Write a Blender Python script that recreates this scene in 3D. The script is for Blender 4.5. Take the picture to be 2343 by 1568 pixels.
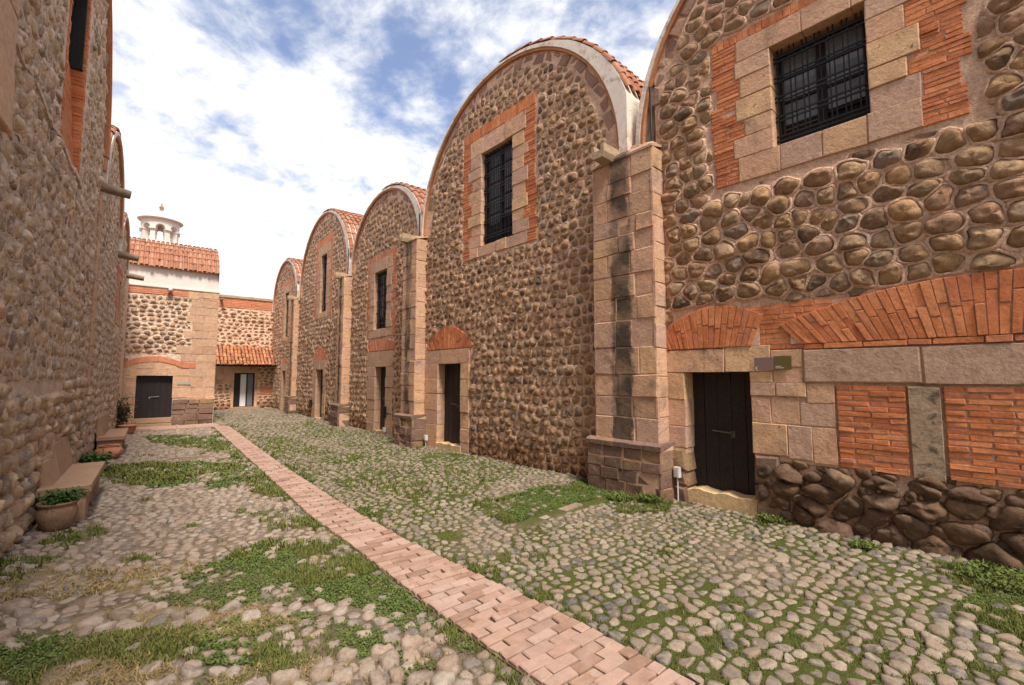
import bpy, math, random
import numpy as np
from mathutils import Vector
from mathutils.kdtree import KDTree
D = bpy.data
for o in list(D.objects): D.objects.remove(o)
SC = bpy.context.scene
COL = SC.collection
R = math.radians

# ---------------------------------------------------------------- camera
cam = D.cameras.new("camera"); cam.sensor_width = 36; cam.lens = 15.75
cam.clip_end = 3000; cam.clip_start = .05
co = D.objects.new("camera", cam); COL.objects.link(co); SC.camera = co
co.location = (0, 0, 1.8)
PITCH, YAW = 4.3517, 38.6302
co.rotation_euler = (R(90 + PITCH), 0, R(-YAW))

# ---------------------------------------------------------------- sky and sun
SUN_AZ, SUN_EL = R(189), R(58)        # azimuth clockwise from +Y (the sun stands behind the camera, veiled by cloud)
W = D.worlds.new("World"); SC.world = W; W.use_nodes = True
nt = W.node_tree; nt.nodes.clear()
def wn(t, **k):
    n = nt.nodes.new(t)
    for a, b in k.items(): setattr(n, a, b)
    return n
sky = wn('ShaderNodeTexSky', sky_type='NISHITA', sun_disc=False, sun_elevation=SUN_EL, sun_rotation=SUN_AZ,
         altitude=3500, air_density=1.3, dust_density=.6, ozone_density=2.5)
bg1 = wn('ShaderNodeBackground'); bg1.inputs[1].default_value = .064
bg2 = wn('ShaderNodeBackground'); bg2.inputs[1].default_value = .44
mixs = wn('ShaderNodeMixShader'); outw = wn('ShaderNodeOutputWorld')
tc = wn('ShaderNodeTexCoord'); sep = wn('ShaderNodeSeparateXYZ')
def wmath(op, a, b=None, c=None, clamp=False):
    n = wn('ShaderNodeMath', operation=op, use_clamp=clamp)
    for i, v in enumerate((a, b, c)):
        if v is None: continue
        if isinstance(v, (int, float)): n.inputs[i].default_value = v
        else: nt.links.new(v, n.inputs[i])
    return n.outputs[0]
L = nt.links.new
L(tc.outputs['Generated'], sep.inputs[0])
zc = wmath('ADD', wmath('MAXIMUM', sep.outputs[2], 0.0), .12)
cmb = wn('ShaderNodeCombineXYZ')
L(wmath('DIVIDE', sep.outputs[0], zc), cmb.inputs[0]); L(wmath('DIVIDE', sep.outputs[1], zc), cmb.inputs[1])
def wnoise(scale, detail, rough, dist, loc):
    mp = wn('ShaderNodeMapping'); mp.inputs['Location'].default_value = loc
    mp.inputs['Rotation'].default_value = (0, 0, R(-35)); mp.inputs['Scale'].default_value = (1, .85, 1)
    L(cmb.outputs[0], mp.inputs[0])
    n = wn('ShaderNodeTexNoise'); n.inputs['Scale'].default_value = scale; n.inputs['Detail'].default_value = detail
    n.inputs['Roughness'].default_value = rough; n.inputs['Distortion'].default_value = dist
    L(mp.outputs[0], n.inputs['Vector']); return n.outputs[0]
n1 = wnoise(2.3, 9, .60, .25, (5.1, 2.4, 0)); n2 = wnoise(7.0, 7, .60, .2, (7.3, 2.2, 1))
n3 = wnoise(.55, 2, .5, 0, (1.9, 5.0, 2))
v = wmath('ADD', wmath('MULTIPLY', n1, .62), wmath('MULTIPLY', n2, .38))
v = wmath('ADD', v, wmath('MULTIPLY', wmath('SUBTRACT', n3, .5), .35))
lowz = wmath('MULTIPLY', wmath('SUBTRACT', .52, sep.outputs[2]), .42)       # thicker cloud towards the horizon
v = wmath('ADD', v, wmath('MAXIMUM', lowz, -.02))
east = wmath('MULTIPLY', wmath('SUBTRACT', sep.outputs[0], .62), .5)         # and towards the bright side
v = wmath('ADD', v, wmath('MAXIMUM', east, 0.0))
mr = wn('ShaderNodeMapRange', interpolation_type='SMOOTHSTEP')
mr.inputs[1].default_value = .375; mr.inputs[2].default_value = .575; L(v, mr.inputs[0])
fac = wmath('ADD', wmath('MULTIPLY', mr.outputs[0], .82), .18)
cr = wn('ShaderNodeMix', data_type='RGBA'); cr.inputs[6].default_value = (.76, .77, .80, 1); cr.inputs[7].default_value = (1.0, .985, .97, 1)
mr2 = wn('ShaderNodeMapRange'); mr2.inputs[1].default_value = .40; mr2.inputs[2].default_value = .60; L(wmath('ADD', wmath('MULTIPLY', n1, .55), wmath('MULTIPLY', n2, .45)), mr2.inputs[0])
L(mr2.outputs[0], cr.inputs[0]); L(cr.outputs[2], bg2.inputs[0])
tint = wn('ShaderNodeMix', data_type='RGBA', blend_type='MULTIPLY'); tint.inputs[0].default_value = 1; tint.inputs[7].default_value = (.86, 1.02, 1.22, 1)
L(sky.outputs[0], tint.inputs[6]); L(tint.outputs[2], bg1.inputs[0]); L(fac, mixs.inputs[0]); L(bg1.outputs[0], mixs.inputs[1]); L(bg2.outputs[0], mixs.inputs[2])
L(mixs.outputs[0], outw.inputs[0])
sl = D.lights.new("sun", 'SUN'); sl.energy = 2.1; sl.angle = R(15); sl.color = (1, .93, .84)
so = D.objects.new("sun", sl); COL.objects.link(so)
sd = Vector((math.sin(SUN_AZ) * math.cos(SUN_EL), math.cos(SUN_AZ) * math.cos(SUN_EL), math.sin(SUN_EL)))
so.rotation_euler = sd.to_track_quat('Z', 'Y').to_euler(); so.location = (0, -5, 20)
SC.view_settings.view_transform = 'Standard'; SC.view_settings.look = 'None'
SC.view_settings.exposure = 1.55; SC.view_settings.gamma = 1
SC.cycles.max_bounces = 5; SC.cycles.diffuse_bounces = 4

# ---------------------------------------------------------------- ground lookup (photo pixel -> ground point)
def gp(x, y, z=0.0):
    f, cx, cy = 1025.0, 1171.5, 784.0
    p, w = R(PITCH), R(YAW)
    fw = np.array([math.sin(w)*math.cos(p), math.cos(w)*math.cos(p), math.sin(p)])
    rt = np.array([math.cos(w), -math.sin(w), 0]); up = np.array([-math.sin(w)*math.sin(p), -math.cos(w)*math.sin(p), math.cos(p)])
    d = fw*f + rt*(x-cx) - up*(y-cy); t = (z-1.8)/d[2]
    return (t*d[0], t*d[1])

# ---------------------------------------------------------------- numpy helpers
RNG = np.random.default_rng(7)
def hashn(ix, iy, s):
    h = (ix*374761393 + iy*668265263 + s*974711) & 0xffffffff
    h = ((h ^ (h >> 13))*1274126177) & 0xffffffff
    return ((h ^ (h >> 16)) & 0xffff)/65535.0
def vnoise(x, y, sc, s=0):
    x = np.asarray(x, float)*sc + 1000; y = np.asarray(y, float)*sc + 1000
    ix = np.floor(x).astype(np.int64); iy = np.floor(y).astype(np.int64); fx = x-ix; fy = y-iy
    fx = fx*fx*(3-2*fx); fy = fy*fy*(3-2*fy)
    a = hashn(ix, iy, s); b = hashn(ix+1, iy, s); c = hashn(ix, iy+1, s); d = hashn(ix+1, iy+1, s)
    return (a*(1-fx)+b*fx)*(1-fy) + (c*(1-fx)+d*fx)*fy
def fbm(x, y, sc, s=0, n=4):
    t = 0; a = .5; w = 0
    for i in range(n): t = t + a*vnoise(x, y, sc*2**i, s+i*17); w += a; a *= .55
    return t/w
def inpoly(x, y, P):
    x = np.asarray(x); c = np.zeros(x.shape, bool); n = len(P)
    for i in range(n):
        x1, y1 = P[i]; x2, y2 = P[(i+1) % n]
        if y1 == y2: continue
        c ^= ((y1 > y) != (y2 > y)) & (x < (x2-x1)*(y-y1)/(y2-y1)+x1)
    return c

class MB:
    """collects geometry in world space, builds one mesh object"""
    def __init__(s): s.v = []; s.f = []; s.n = 0
    def add(s, V, F, mat=0, smooth=False):
        V = np.asarray(V, float).reshape(-1, 3); F = np.asarray(F, np.int64)
        if len(V) == 0 or len(F) == 0: return
        s.v.append(V); s.f.append((F+s.n, mat, smooth)); s.n += len(V)
    def build(s, name, mats, parent=None):
        V = np.concatenate(s.v); loc = np.zeros(3)
        if parent is not None: loc = np.array(parent_loc(parent))
        me = D.meshes.new(name); me.vertices.add(len(V)); me.vertices.foreach_set('co', (V-loc).astype(np.float32).ravel())
        li = []; ls = []; mi = []; sm = []; st = 0
        for F, m, q in s.f:
            k = F.shape[1]; li.append(F.ravel()); ls.append(st+np.arange(len(F))*k); st += F.size
            mi.append(np.full(len(F), m)); sm.append(np.full(len(F), q))
        li = np.concatenate(li); ls = np.concatenate(ls)
        me.loops.add(len(li)); me.loops.foreach_set('vertex_index', li.astype(np.int32))
        me.polygons.add(len(ls)); me.polygons.foreach_set('loop_start', ls.astype(np.int32))
        me.polygons.foreach_set('material_index', np.concatenate(mi).astype(np.int32))
        me.polygons.foreach_set('use_smooth', np.concatenate(sm))
        me.update(calc_edges=True); me.validate()
        for m in (mats if isinstance(mats, (list, tuple)) else [mats]): me.materials.append(m)
        o = D.objects.new(name, me); COL.objects.link(o)
        if parent is not None: o.parent = parent
        return o
    # primitives
    def box(s, lo, hi, mat=0, M=None):
        x0, y0, z0 = lo; x1, y1, z1 = hi
        V = np.array([(x, y, z) for z in (z0, z1) for y in (y0, y1) for x in (x0, x1)], float)
        if M is not None: V = V@np.array(M[0]).T + np.array(M[1])
        s.add(V, [(0, 2, 3, 1), (4, 5, 7, 6), (0, 1, 5, 4), (2, 6, 7, 3), (0, 4, 6, 2), (1, 3, 7, 5)], mat)
    def lathe(s, prof, c, seg=28, mat=0, smooth=True, wob=0.0):
        prof = np.array(prof); a = np.arange(seg)*2*math.pi/seg; n = len(prof)
        V = np.zeros((n, seg, 3)); rr = prof[:, 0][:, None]*(1+wob*np.sin(a*3+1)[None])
        V[..., 0] = c[0]+rr*np.cos(a); V[..., 1] = c[1]+rr*np.sin(a); V[..., 2] = c[2]+prof[:, 1][:, None]
        i = np.arange(n-1)[:, None]*seg; j = np.arange(seg)[None]; k = (j+1) % seg
        s.add(V, np.stack([i+j, i+k, i+seg+k, i+seg+j], -1).reshape(-1, 4), mat, smooth)
    def tube(s, pts, r, seg=8, mat=0, cap=True):
        pts = [Vector(p) for p in pts]; V = []
        for i, p in enumerate(pts):
            d = (pts[min(i+1, len(pts)-1)]-pts[max(i-1, 0)]).normalized()
            a = d.orthogonal().normalized() if abs(d.z) > .95 else d.cross(Vector((0, 0, 1))).normalized()
            b = d.cross(a); ri = r[i] if isinstance(r, (list, tuple)) else r
            for k in range(seg):
                t = 2*math.pi*k/seg; V.append(p+a*math.cos(t)*ri+b*math.sin(t)*ri)
        F = [(i*seg+k, i*seg+(k+1) % seg, (i+1)*seg+(k+1) % seg, (i+1)*seg+k) for i in range(len(pts)-1) for k in range(seg)]
        s.add([tuple(q) for q in V], F, mat, True)
        if cap:
            for base, c in ((0, pts[0]), ((len(pts)-1)*seg, pts[-1])):
                VV = [tuple(q) for q in V[base:base+seg]]+[tuple(c)]
                s.add(VV, [(k, (k+1) % seg, seg) for k in range(seg)], mat)

def parent_loc(o):
    p = np.array(o.location)
    while o.parent is not None: o = o.parent; p = p+np.array(o.location)
    return p
def thing(name, label, cat, loc, group=None):
    o = D.objects.new(name, None); COL.objects.link(o); o.location = loc; o['label'] = label; o['category'] = cat
    o.empty_display_size = .2
    if group: o['group'] = group
    return o
def tag(o, label=None, cat=None, group=None, kind=None):
    for k, w in (('label', label), ('category', cat), ('group', group), ('kind', kind)):
        if w: o[k] = w
    return o

class Frame:
    """vertical plane: point(u,v,w): u along the wall, v up, w out of the wall"""
    def __init__(s, P0, u0, d, n):
        s.P0 = np.array(P0, float); s.u0 = u0; s.d = np.array(d, float); n = np.array(n, float); s.n = n/np.linalg.norm(n)
    def __call__(s, u, v, w):
        u, v, w = np.broadcast_arrays(np.asarray(u, float), np.asarray(v, float), np.asarray(w, float))
        P = np.empty(u.shape+(3,))
        P[..., 0] = s.P0[0]+(u-s.u0)*s.d[0]+w*s.n[0]; P[..., 1] = s.P0[1]+(u-s.u0)*s.d[1]+w*s.n[1]; P[..., 2] = v
        return P
class GroundFrame:
    def __call__(s, u, v, w):
        u, v, w = np.broadcast_arrays(u, v, w); return np.stack([u, v, gz(u, v)+w], -1)
def gz(x, y):
    x = np.asarray(x, float); y = np.asarray(y, float)
    h = (fbm(x, y, .7, 5, 2)-.5)*.05
    rw = np.clip((x-5.0)/1.0, 0, 1); h = h + .05*rw*(y > 4.6)*np.clip((y-4.6), 0, 1)
    lw = np.clip((-.55-x)/.5, 0, 1); h = h + .04*lw
    return h
def right_frame(X0, Y0, s): return Frame((X0, Y0), Y0, (s, 1), (-1, s))
def left_frame(X0, Y0, s): return Frame((X0, Y0), Y0, (s, 1), (1, -s))

# ---------------------------------------------------------------- masonry generators
def seeds_rows(u0, u1, v0, v1, su, sv, jit=.14, wav=.0, rng=RNG):
    U = []; V = []; v = v0-sv*rng.random()
    while v < v1+sv:
        h = sv*rng.uniform(.82, 1.2); u = u0-su*rng.random()
        while u < u1+su:
            w = su*rng.uniform(.5, 1.55); U.append(u+w/2+rng.normal()*su*jit*.4); V.append(v+h/2+rng.normal()*sv*jit); u += w
        v += h
    U = np.array(U); V = np.array(V)
    if wav: V = V + wav*(vnoise(U, V*.3, .8, 3)-.5)
    return U, V
def stones(mb, fr, U, V, allowed, gap=.02, hgt=(.03, .06), seg=14, rings=((1.0, -.3), (.93, .35), (.74, .78), (.4, .97)),
           asp=1.0, rmax=.3, mat=0, pn=9, keep=None, rough=.10, base=0.0, tilt=.15, rng=RNG, scale_fn=None, collar=None):
    n = len(U)
    if n < 3: return
    kd = KDTree(n)
    for i in range(n): kd.insert((U[i]/asp, V[i], 0), i)
    kd.balance(); K = min(11, n)
    nb = np.array([[q[1] for q in kd.find_n((U[i]/asp, V[i], 0), K)][1:] for i in range(n)])
    ok = allowed(U, V)
    if keep is not None: ok &= keep
    idx = np.nonzero(ok)[0]
    if len(idx) == 0: return
    U0 = U[idx]; V0 = V[idx]; nb = nb[idx]; m = len(idx)
    dx = (U[nb]-U0[:, None])/asp; dy = V[nb]-V0[:, None]; dl = np.sqrt(dx*dx+dy*dy)+1e-9
    th = np.arange(seg)*2*math.pi/seg + rng.uniform(0, 6.28, (m, 1)); ct = np.cos(th); st = np.sin(th)
    c = (ct[:, :, None]*(dx/dl)[:, None]+st[:, :, None]*(dy/dl)[:, None])
    g = gap*rng.uniform(.5, 1.7, m)[:, None, None]
    rj = np.maximum(dl[:, None]/2-g, .012)/np.maximum(c, .05)
    r = (np.sum((1/rj)**pn, -1)+(1/rmax)**pn)**(-1/pn)
    if scale_fn is not None: r = r*scale_fn(U0, V0)[:, None]
    ph = rng.uniform(0, 6.28, (m, 3)); a = rng.uniform(0, rough, (m, 3))
    r = r*(1+a[:, :1]*np.sin(2*th+ph[:, :1])+a[:, 1:2]*np.sin(3*th+ph[:, 1:2])+.6*a[:, 2:]*np.sin(5*th+ph[:, 2:]))
    # stop at openings and edges
    fr_ok = np.ones_like(r)
    for k in range(10, 0, -1):
        q = k/10; bad = ~allowed(U0[:, None]+r*ct*asp*q, V0[:, None]+r*st*q)
        fr_ok = np.where(bad, q-.1, fr_ok)
    r = r*np.maximum(fr_ok, .12)
    H = rng.uniform(hgt[0], hgt[1], m)[:, None]*np.clip(np.mean(r, 1)[:, None]/np.median(r), .5, 1.5)
    ox = rng.normal(0, .12, (m, 1)); oy = rng.normal(0, .12, (m, 1)); tx = rng.normal(0, tilt, (m, 1)); ty = rng.normal(0, tilt, (m, 1))
    if collar is not None:      # mortar pointed up round each stone
        cm, ch_ = collar; cp = []; su_ = float(np.median(r))*1.6; wob = rng.normal(0, .25, (m, seg))
        top = (ch_*(H+base)*(1+.5*wob)).clip(.002)
        for t, k_ in ((1.0+.045/su_, -.004), (1.0+.020/su_, .8), (1.0+.003/su_, 1.0), (1.0-.016/su_, .8)):
            rr = r*t+rng.normal(0, .0015, (m, seg)); cp.append(fr(U0[:, None]+rr*ct*asp, V0[:, None]+rr*st, top*k_ if k_ > 0 else k_+0*top))
        CP = np.concatenate(cp, 1); j = np.arange(seg); k = (j+1) % seg
        qq = np.concatenate([np.stack([i*seg+j, i*seg+k, (i+1)*seg+k, (i+1)*seg+j], -1) for i in range(3)])
        mb.add(CP.reshape(-1, 3), (qq[None]+(np.arange(m)*seg*4)[:, None, None]).reshape(-1, 4), cm, True)
    pts = []
    for q, (t, hz) in enumerate(rings):
        kx = (1-t)*ox; ky = (1-t)*oy
        rr = r*t
        u = rr*ct+kx*r.mean(1, keepdims=True); v = rr*st+ky*r.mean(1, keepdims=True)
        bump = rng.normal(0, .11, (m, 3)); w = H*(hz+(hz > 0)*(bump[:, :1]*np.sin(2*th+ph[:, 1:2])+bump[:, 1:2]*np.sin(3*th+ph[:, :1])))
        w = w+(tx*u+ty*v)*(hz > 0)
        pts.append(fr(U0[:, None]+u*asp, V0[:, None]+v, w+base))
    cu = ox*r.mean(1, keepdims=True); cv = oy*r.mean(1, keepdims=True)
    pts.append(fr(U0[:, None]+cu*asp, V0[:, None]+cv, H*(1+rng.normal(0, .05, (m, 1)))+tx*cu+ty*cv+base))
    P = np.concatenate(pts, 1); nv = P.shape[1]; nr = len(rings)
    j = np.arange(seg); k = (j+1) % seg
    q = np.concatenate([np.stack([i*seg+j, i*seg+k, (i+1)*seg+k, (i+1)*seg+j], -1) for i in range(nr-1)])
    t = np.stack([(nr-1)*seg+j, (nr-1)*seg+k, np.full(seg, nr*seg)], -1)
    off = (np.arange(m)*nv)[:, None, None]
    base_n = mb.n
    mb.add(P.reshape(-1, 3), (q[None]+off).reshape(-1, 4), mat, True)
    mb.f.append(((t[None]+off).reshape(-1, 3)+base_n, mat, True))

def blocks(mb, fr, Q, proud=.01, depth=.06, bev=.006, mat=0, jit=.003, pj=.004, rng=RNG):
    """Q (n,4,2): corner quads in wall coordinates; each a bevelled block of its own"""
    Q = np.asarray(Q, float)
    if len(Q) == 0: return
    n = len(Q); Q = Q+rng.normal(0, jit, Q.shape); c = Q.mean(1, keepdims=True)
    ex = Q-c; L_ = np.linalg.norm(ex, axis=2, keepdims=True); sh = np.maximum(1-1.6*bev/L_, .3)
    pr = proud+rng.normal(0, pj, (n, 1))+np.zeros((n, 4)); 
    fpr = pr+rng.normal(0, pj*.4, (n, 4))
    A = fr(Q[..., 0], Q[..., 1], np.full((n, 4), -depth)); B = fr(Q[..., 0], Q[..., 1], pr-bev)
    I = c+ex*sh; Cc = fr(I[..., 0], I[..., 1], fpr)
    P = np.concatenate([A, B, Cc], 1)
    F = [(0, 1, 5, 4), (1, 2, 6, 5), (2, 3, 7, 6), (3, 0, 4, 7), (4, 5, 9, 8), (5, 6, 10, 9), (6, 7, 11, 10), (7, 4, 8, 11), (8, 9, 10, 11)]
    F = (np.array(F)[None]+(np.arange(n)*12)[:, None, None]).reshape(-1, 4)
    mb.add(P.reshape(-1, 3), F, mat, False)
def quad(u0, u1, v0, v1, g=.004): return [(u0+g, v0+g), (u1-g, v0+g), (u1-g, v1-g), (u0+g, v1-g)]
def tile(u0, u1, v0, v1, ch, bw, g=.004, rng=RNG, regular=False, fit=True):
    out = []; nr = max(1, round((v1-v0)/ch)); hs = np.ones(nr) if regular else rng.uniform(.75, 1.25, nr)
    hs = hs/hs.sum()*(v1-v0); v = v0
    for i, h in enumerate(hs):
        nb = max(1, round((u1-u0)/bw))
        if regular:
            w = (u1-u0)/nb; e = [u0]+[u0+w*(k+(.5 if i % 2 else 0)) for k in range(0 if i % 2 else 1, nb)]+[u1]
        else:
            w = rng.uniform(.6, 1.4, nb); e = np.concatenate([[0], np.cumsum(w)])/w.sum()*(u1-u0)+u0
        for a, b in zip(e[:-1], e[1:]):
            if b-a > .02: out.append(quad(a, b, v, v+h, g))
        v += h
    return out
def voussoirs(u0, u1, vin, vout, focus, bw=.075, splits=(1,), g=.005, rng=RNG, vin_fn=None):
    """radial bricks between the straight line vin and the curve vout(u)"""
    uc = (u0+u1)/2; out = []; n = max(3, round((u1-u0)/bw)); e = np.linspace(u0, u1, n+1)
    def outer(ui):
        vi = vin if vin_fn is None else vin_fn(ui)
        d = np.array([ui-uc, focus+vi-vin]); d = d/np.linalg.norm(d); lo, hi = 0, 3.0
        for _ in range(30):
            m = (lo+hi)/2; p = (ui+d[0]*m, vi+d[1]*m)
            if p[1] < vout(p[0]): lo = m
            else: hi = m
        return np.array([ui, vi]), np.array([ui+d[0]*lo, vi+d[1]*lo])
    pts = [outer(x) for x in e]
    for i in range(n):
        (a0, b0), (a1, b1) = pts[i], pts[i+1]
        h = min(np.linalg.norm(b0-a0), np.linalg.norm(b1-a1))
        if h < .03: continue
        k = max(1, round(h/.26)); cuts = [0]+sorted((j+rng.uniform(-.22, .22)+(.25 if i % 2 else -.1))/k for j in range(1, k))+[1]
        for t0, t1 in zip(cuts[:-1], cuts[1:]):
            q = np.array([a0+(b0-a0)*t0, a1+(b1-a1)*t0, a1+(b1-a1)*t1, a0+(b0-a0)*t1]); c = q.mean(0)
            w = np.linalg.norm(q[1]-q[0]); hh = np.linalg.norm(q[3]-q[0])
            du = (q[1]-q[0])/max(w, 1e-6); dv = (q[3]-q[0])/max(hh, 1e-6)
            q = q+np.array([du+dv, -du+dv, -du-dv, du-dv])*g
            out.append(q)
    return out
def wall_solid(mb, fr, us, top, bot, opens, th, mat=0, w0=0.0):
    """wall body with rectangular openings; opens: (u0,u1,v0,v1)"""
    xs = sorted(set([round(float(x), 4) for x in us]+[round(x, 4) for o in opens for x in o[:2]]))
    xs = [x for x in xs if us[0]-1e-6 <= x <= us[-1]+1e-6]
    Vs = []; Fs = []
    def q(p): 
        k = len(Vs); Vs.extend(p); Fs.append((k, k+1, k+2, k+3))
    for a, b in zip(xs[:-1], xs[1:]):
        m = (a+b)/2; cuts = sorted([(o[2], o[3]) for o in opens if o[0] < m < o[1]])
        segs = []; v = bot; lo_open = False
        for c0, c1 in cuts:
            if c0 > v: segs.append((v, c0))
            v = c1
        segs.append((v, None))
        for s0, s1 in segs:
            ta = top(a) if s1 is None else s1; tb = top(b) if s1 is None else s1
            q([(a, s0, w0), (b, s0, w0), (b, tb, w0), (a, ta, w0)]); q([(a, s0, w0-th), (b, s0, w0-th), (b, tb, w0-th), (a, ta, w0-th)])
            q([(a, ta, w0), (b, tb, w0), (b, tb, w0-th), (a, ta, w0-th)])
            if s0 != bot: q([(a, s0, w0), (b, s0, w0), (b, s0, w0-th), (a, s0, w0-th)])
    for o in opens:
        for x in o[:2]: q([(x, o[2], w0), (x, o[3], w0), (x, o[3], w0-th), (x, o[2], w0-th)])
    for x in (xs[0], xs[-1]): q([(x, bot, w0), (x, top(x), w0), (x, top(x), w0-th), (x, bot, w0-th)])
    Vs = np.array(Vs); mb.add(fr(Vs[:, 0], Vs[:, 1], Vs[:, 2]), Fs, mat)
def fbox(mb, fr, u0, u1, v0, v1, w0, w1, mat=0):
    U = [(u, v, w) for w in (w0, w1) for v in (v0, v1) for u in (u0, u1)]; U = np.array(U)
    mb.add(fr(U[:, 0], U[:, 1], U[:, 2]), [(0, 2, 3, 1), (4, 5, 7, 6), (0, 1, 5, 4), (2, 6, 7, 3), (0, 4, 6, 2), (1, 3, 7, 5)], mat)

# ---------------------------------------------------------------- materials
def material(name, cols, rough=.85, nscale=6, namt=.25, bump=.3, bscale=60, spec=.3, island=True, dark=None, extra=None, fine=.30, bdist=.012, warm=(1, 1, 1)):
    """per-piece random colour from a ramp, broken up by noise, with fine bump"""
    m = D.materials.new(name); m.use_nodes = True; t = m.node_tree; N = t.nodes; l = t.links.new
    b = N['Principled BSDF']; b.inputs['Roughness'].default_value = rough; b.inputs['Specular IOR Level'].default_value = spec
    cols = [(min(c[0]*warm[0], .85), c[1]*warm[1], c[2]*warm[2]) for c in cols]
    geo = N.new('ShaderNodeNewGeometry')
    ramp = N.new('ShaderNodeValToRGB'); ramp.color_ramp.interpolation = 'LINEAR'
    e = ramp.color_ramp.elements; k = len(cols)
    e[0].position = 0; e[0].color = (*cols[0], 1); e[1].position = 1; e[1].color = (*cols[-1], 1)
    for i in range(1, k-1): q = e.new(i/(k-1)); q.color = (*cols[i], 1)
    def noise(sc, det=5, rg=.6, dist=0.0):
        n = N.new('ShaderNodeTexNoise'); n.inputs['Scale'].default_value = sc; n.inputs['Detail'].default_value = det
        n.inputs['Roughness'].default_value = rg; n.inputs['Distortion'].default_value = dist
        l(geo.outputs['Position'], n.inputs['Vector']); return n.outputs[0]
    def mth(op, a, b_=None, clamp=False):
        n = N.new('ShaderNodeMath'); n.operation = op; n.use_clamp = clamp
        for i, vv in enumerate((a, b_)):
            if vv is None: continue
            if isinstance(vv, (int, float)): n.inputs[i].default_value = vv
            else: l(vv, n.inputs[i])
        return n.outputs[0]
    nA = noise(nscale)
    if island:
        l(mth('ADD', geo.outputs['Random Per Island'], mth('MULTIPLY', mth('SUBTRACT', nA, .5), .35), True), ramp.inputs[0])
    else:
        mrn = N.new('ShaderNodeMapRange'); mrn.inputs[1].default_value = .3; mrn.inputs[2].default_value = .7; l(noise(nscale*.5, 6, .65, .4), mrn.inputs[0]); l(mrn.outputs[0], ramp.inputs[0])
    hsv = N.new('ShaderNodeHueSaturation'); l(ramp.outputs[0], hsv.inputs['Color'])
    nB = noise(nscale*4.3, 7, .7)
    val = mth('ADD', mth('MULTIPLY', mth('SUBTRACT', nA, .5), namt*2.4), mth('MULTIPLY', mth('SUBTRACT', nB, .5), fine*4))
    l(mth('ADD', mth('ADD', val, 1.0), mth('MULTIPLY', mth('SUBTRACT', noise(nscale*14, 4, .7), .5), fine*2.2)), hsv.inputs['Value'])
    colr = hsv.outputs[0]
    if dark:     # (scale, threshold, width, colour): weathered blotches
        for sc, th, wd, cc, mx in dark:
            r2 = N.new('ShaderNodeMapRange'); r2.inputs[1].default_value = th; r2.inputs[2].default_value = th+wd; r2.inputs[4].default_value = mx; l(noise(sc, 8, .65, .5), r2.inputs[0])
            mx_ = N.new('ShaderNodeMix'); mx_.data_type = 'RGBA'; l(r2.outputs[0], mx_.inputs[0]); l(colr, mx_.inputs[6]); mx_.inputs[7].default_value = (*cc, 1); colr = mx_.outputs[2]
    if extra: colr = extra(N, l, geo, noise, mth, colr)
    l(colr, b.inputs['Base Color'])
    bp = N.new('ShaderNodeBump'); bp.inputs['Strength'].default_value = bump; bp.inputs['Distance'].default_value = bdist
    hsum = mth('ADD', noise(bscale, 9, .75), mth('MULTIPLY', noise(bscale*.22, 6, .65), 2.4))
    l(hsum, bp.inputs['Height']); l(bp.outputs[0], b.inputs['Normal'])
    return m
def plain(name, c, rough=.6, metal=0, spec=.4, bump=0, bscale=40, var=.0):
    m = D.materials.new(name); m.use_nodes = True; t = m.node_tree; b = t.nodes['Principled BSDF']
    b.inputs['Base Color'].default_value = (*c, 1); b.inputs['Roughness'].default_value = rough; b.inputs['Metallic'].default_value = metal; b.inputs['Specular IOR Level'].default_value = spec
    if bump or var:
        g = t.nodes.new('ShaderNodeNewGeometry'); n = t.nodes.new('ShaderNodeTexNoise'); n.inputs['Scale'].default_value = bscale; n.inputs['Detail'].default_value = 6
        t.links.new(g.outputs['Position'], n.inputs['Vector'])
        if bump:
            bp = t.nodes.new('ShaderNodeBump'); bp.inputs['Strength'].default_value = bump; bp.inputs['Distance'].default_value = .01
            t.links.new(n.outputs[0], bp.inputs['Height']); t.links.new(bp.outputs[0], b.inputs['Normal'])
        if var:
            h = t.nodes.new('ShaderNodeHueSaturation'); h.inputs['Color'].default_value = (*c, 1)
            mr_ = t.nodes.new('ShaderNodeMapRange'); mr_.inputs[1].default_value = .3; mr_.inputs[2].default_value = .7; mr_.inputs[3].default_value = 1-var; mr_.inputs[4].default_value = 1+var
            t.links.new(n.outputs[0], mr_.inputs[0]); t.links.new(mr_.outputs[0], h.inputs['Value']); t.links.new(h.outputs[0], b.inputs['Base Color'])
    return m
def stain_extra(yc, half, ztop, zbot, amt=.92, axis=1):
    """dark drip stain running down a buttress under its spout"""
    def ex(N, l, geo, noise, mth, colr):
        sp = N.new('ShaderNodeSeparateXYZ'); l(geo.outputs['Position'], sp.inputs[0])
        nz = noise(5, 6, .7); d = mth('ABSOLUTE', mth('SUBTRACT', sp.outputs[axis], yc))
        d = mth('ADD', d, mth('MULTIPLY', mth('SUBTRACT', nz, .5), .30))
        r = N.new('ShaderNodeMapRange'); r.inputs[1].default_value = half+.03; r.inputs[2].default_value = half-.05; l(d, r.inputs[0])
        big = N.new('ShaderNodeMapRange'); big.inputs[1].default_value = .36; big.inputs[2].default_value = .56; big.inputs[3].default_value = .5; l(noise(1.7, 3, .5), big.inputs[0])
        f = mth('MULTIPLY', mth('MULTIPLY', r.outputs[0], big.outputs[0]), amt, True)
        mx_ = N.new('ShaderNodeMix'); mx_.data_type = 'RGBA'; l(f, mx_.inputs[0]); l(colr, mx_.inputs[6]); mx_.inputs[7].default_value = (.055, .040, .026, 1)
        return mx_.outputs[2]
    return ex
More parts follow.
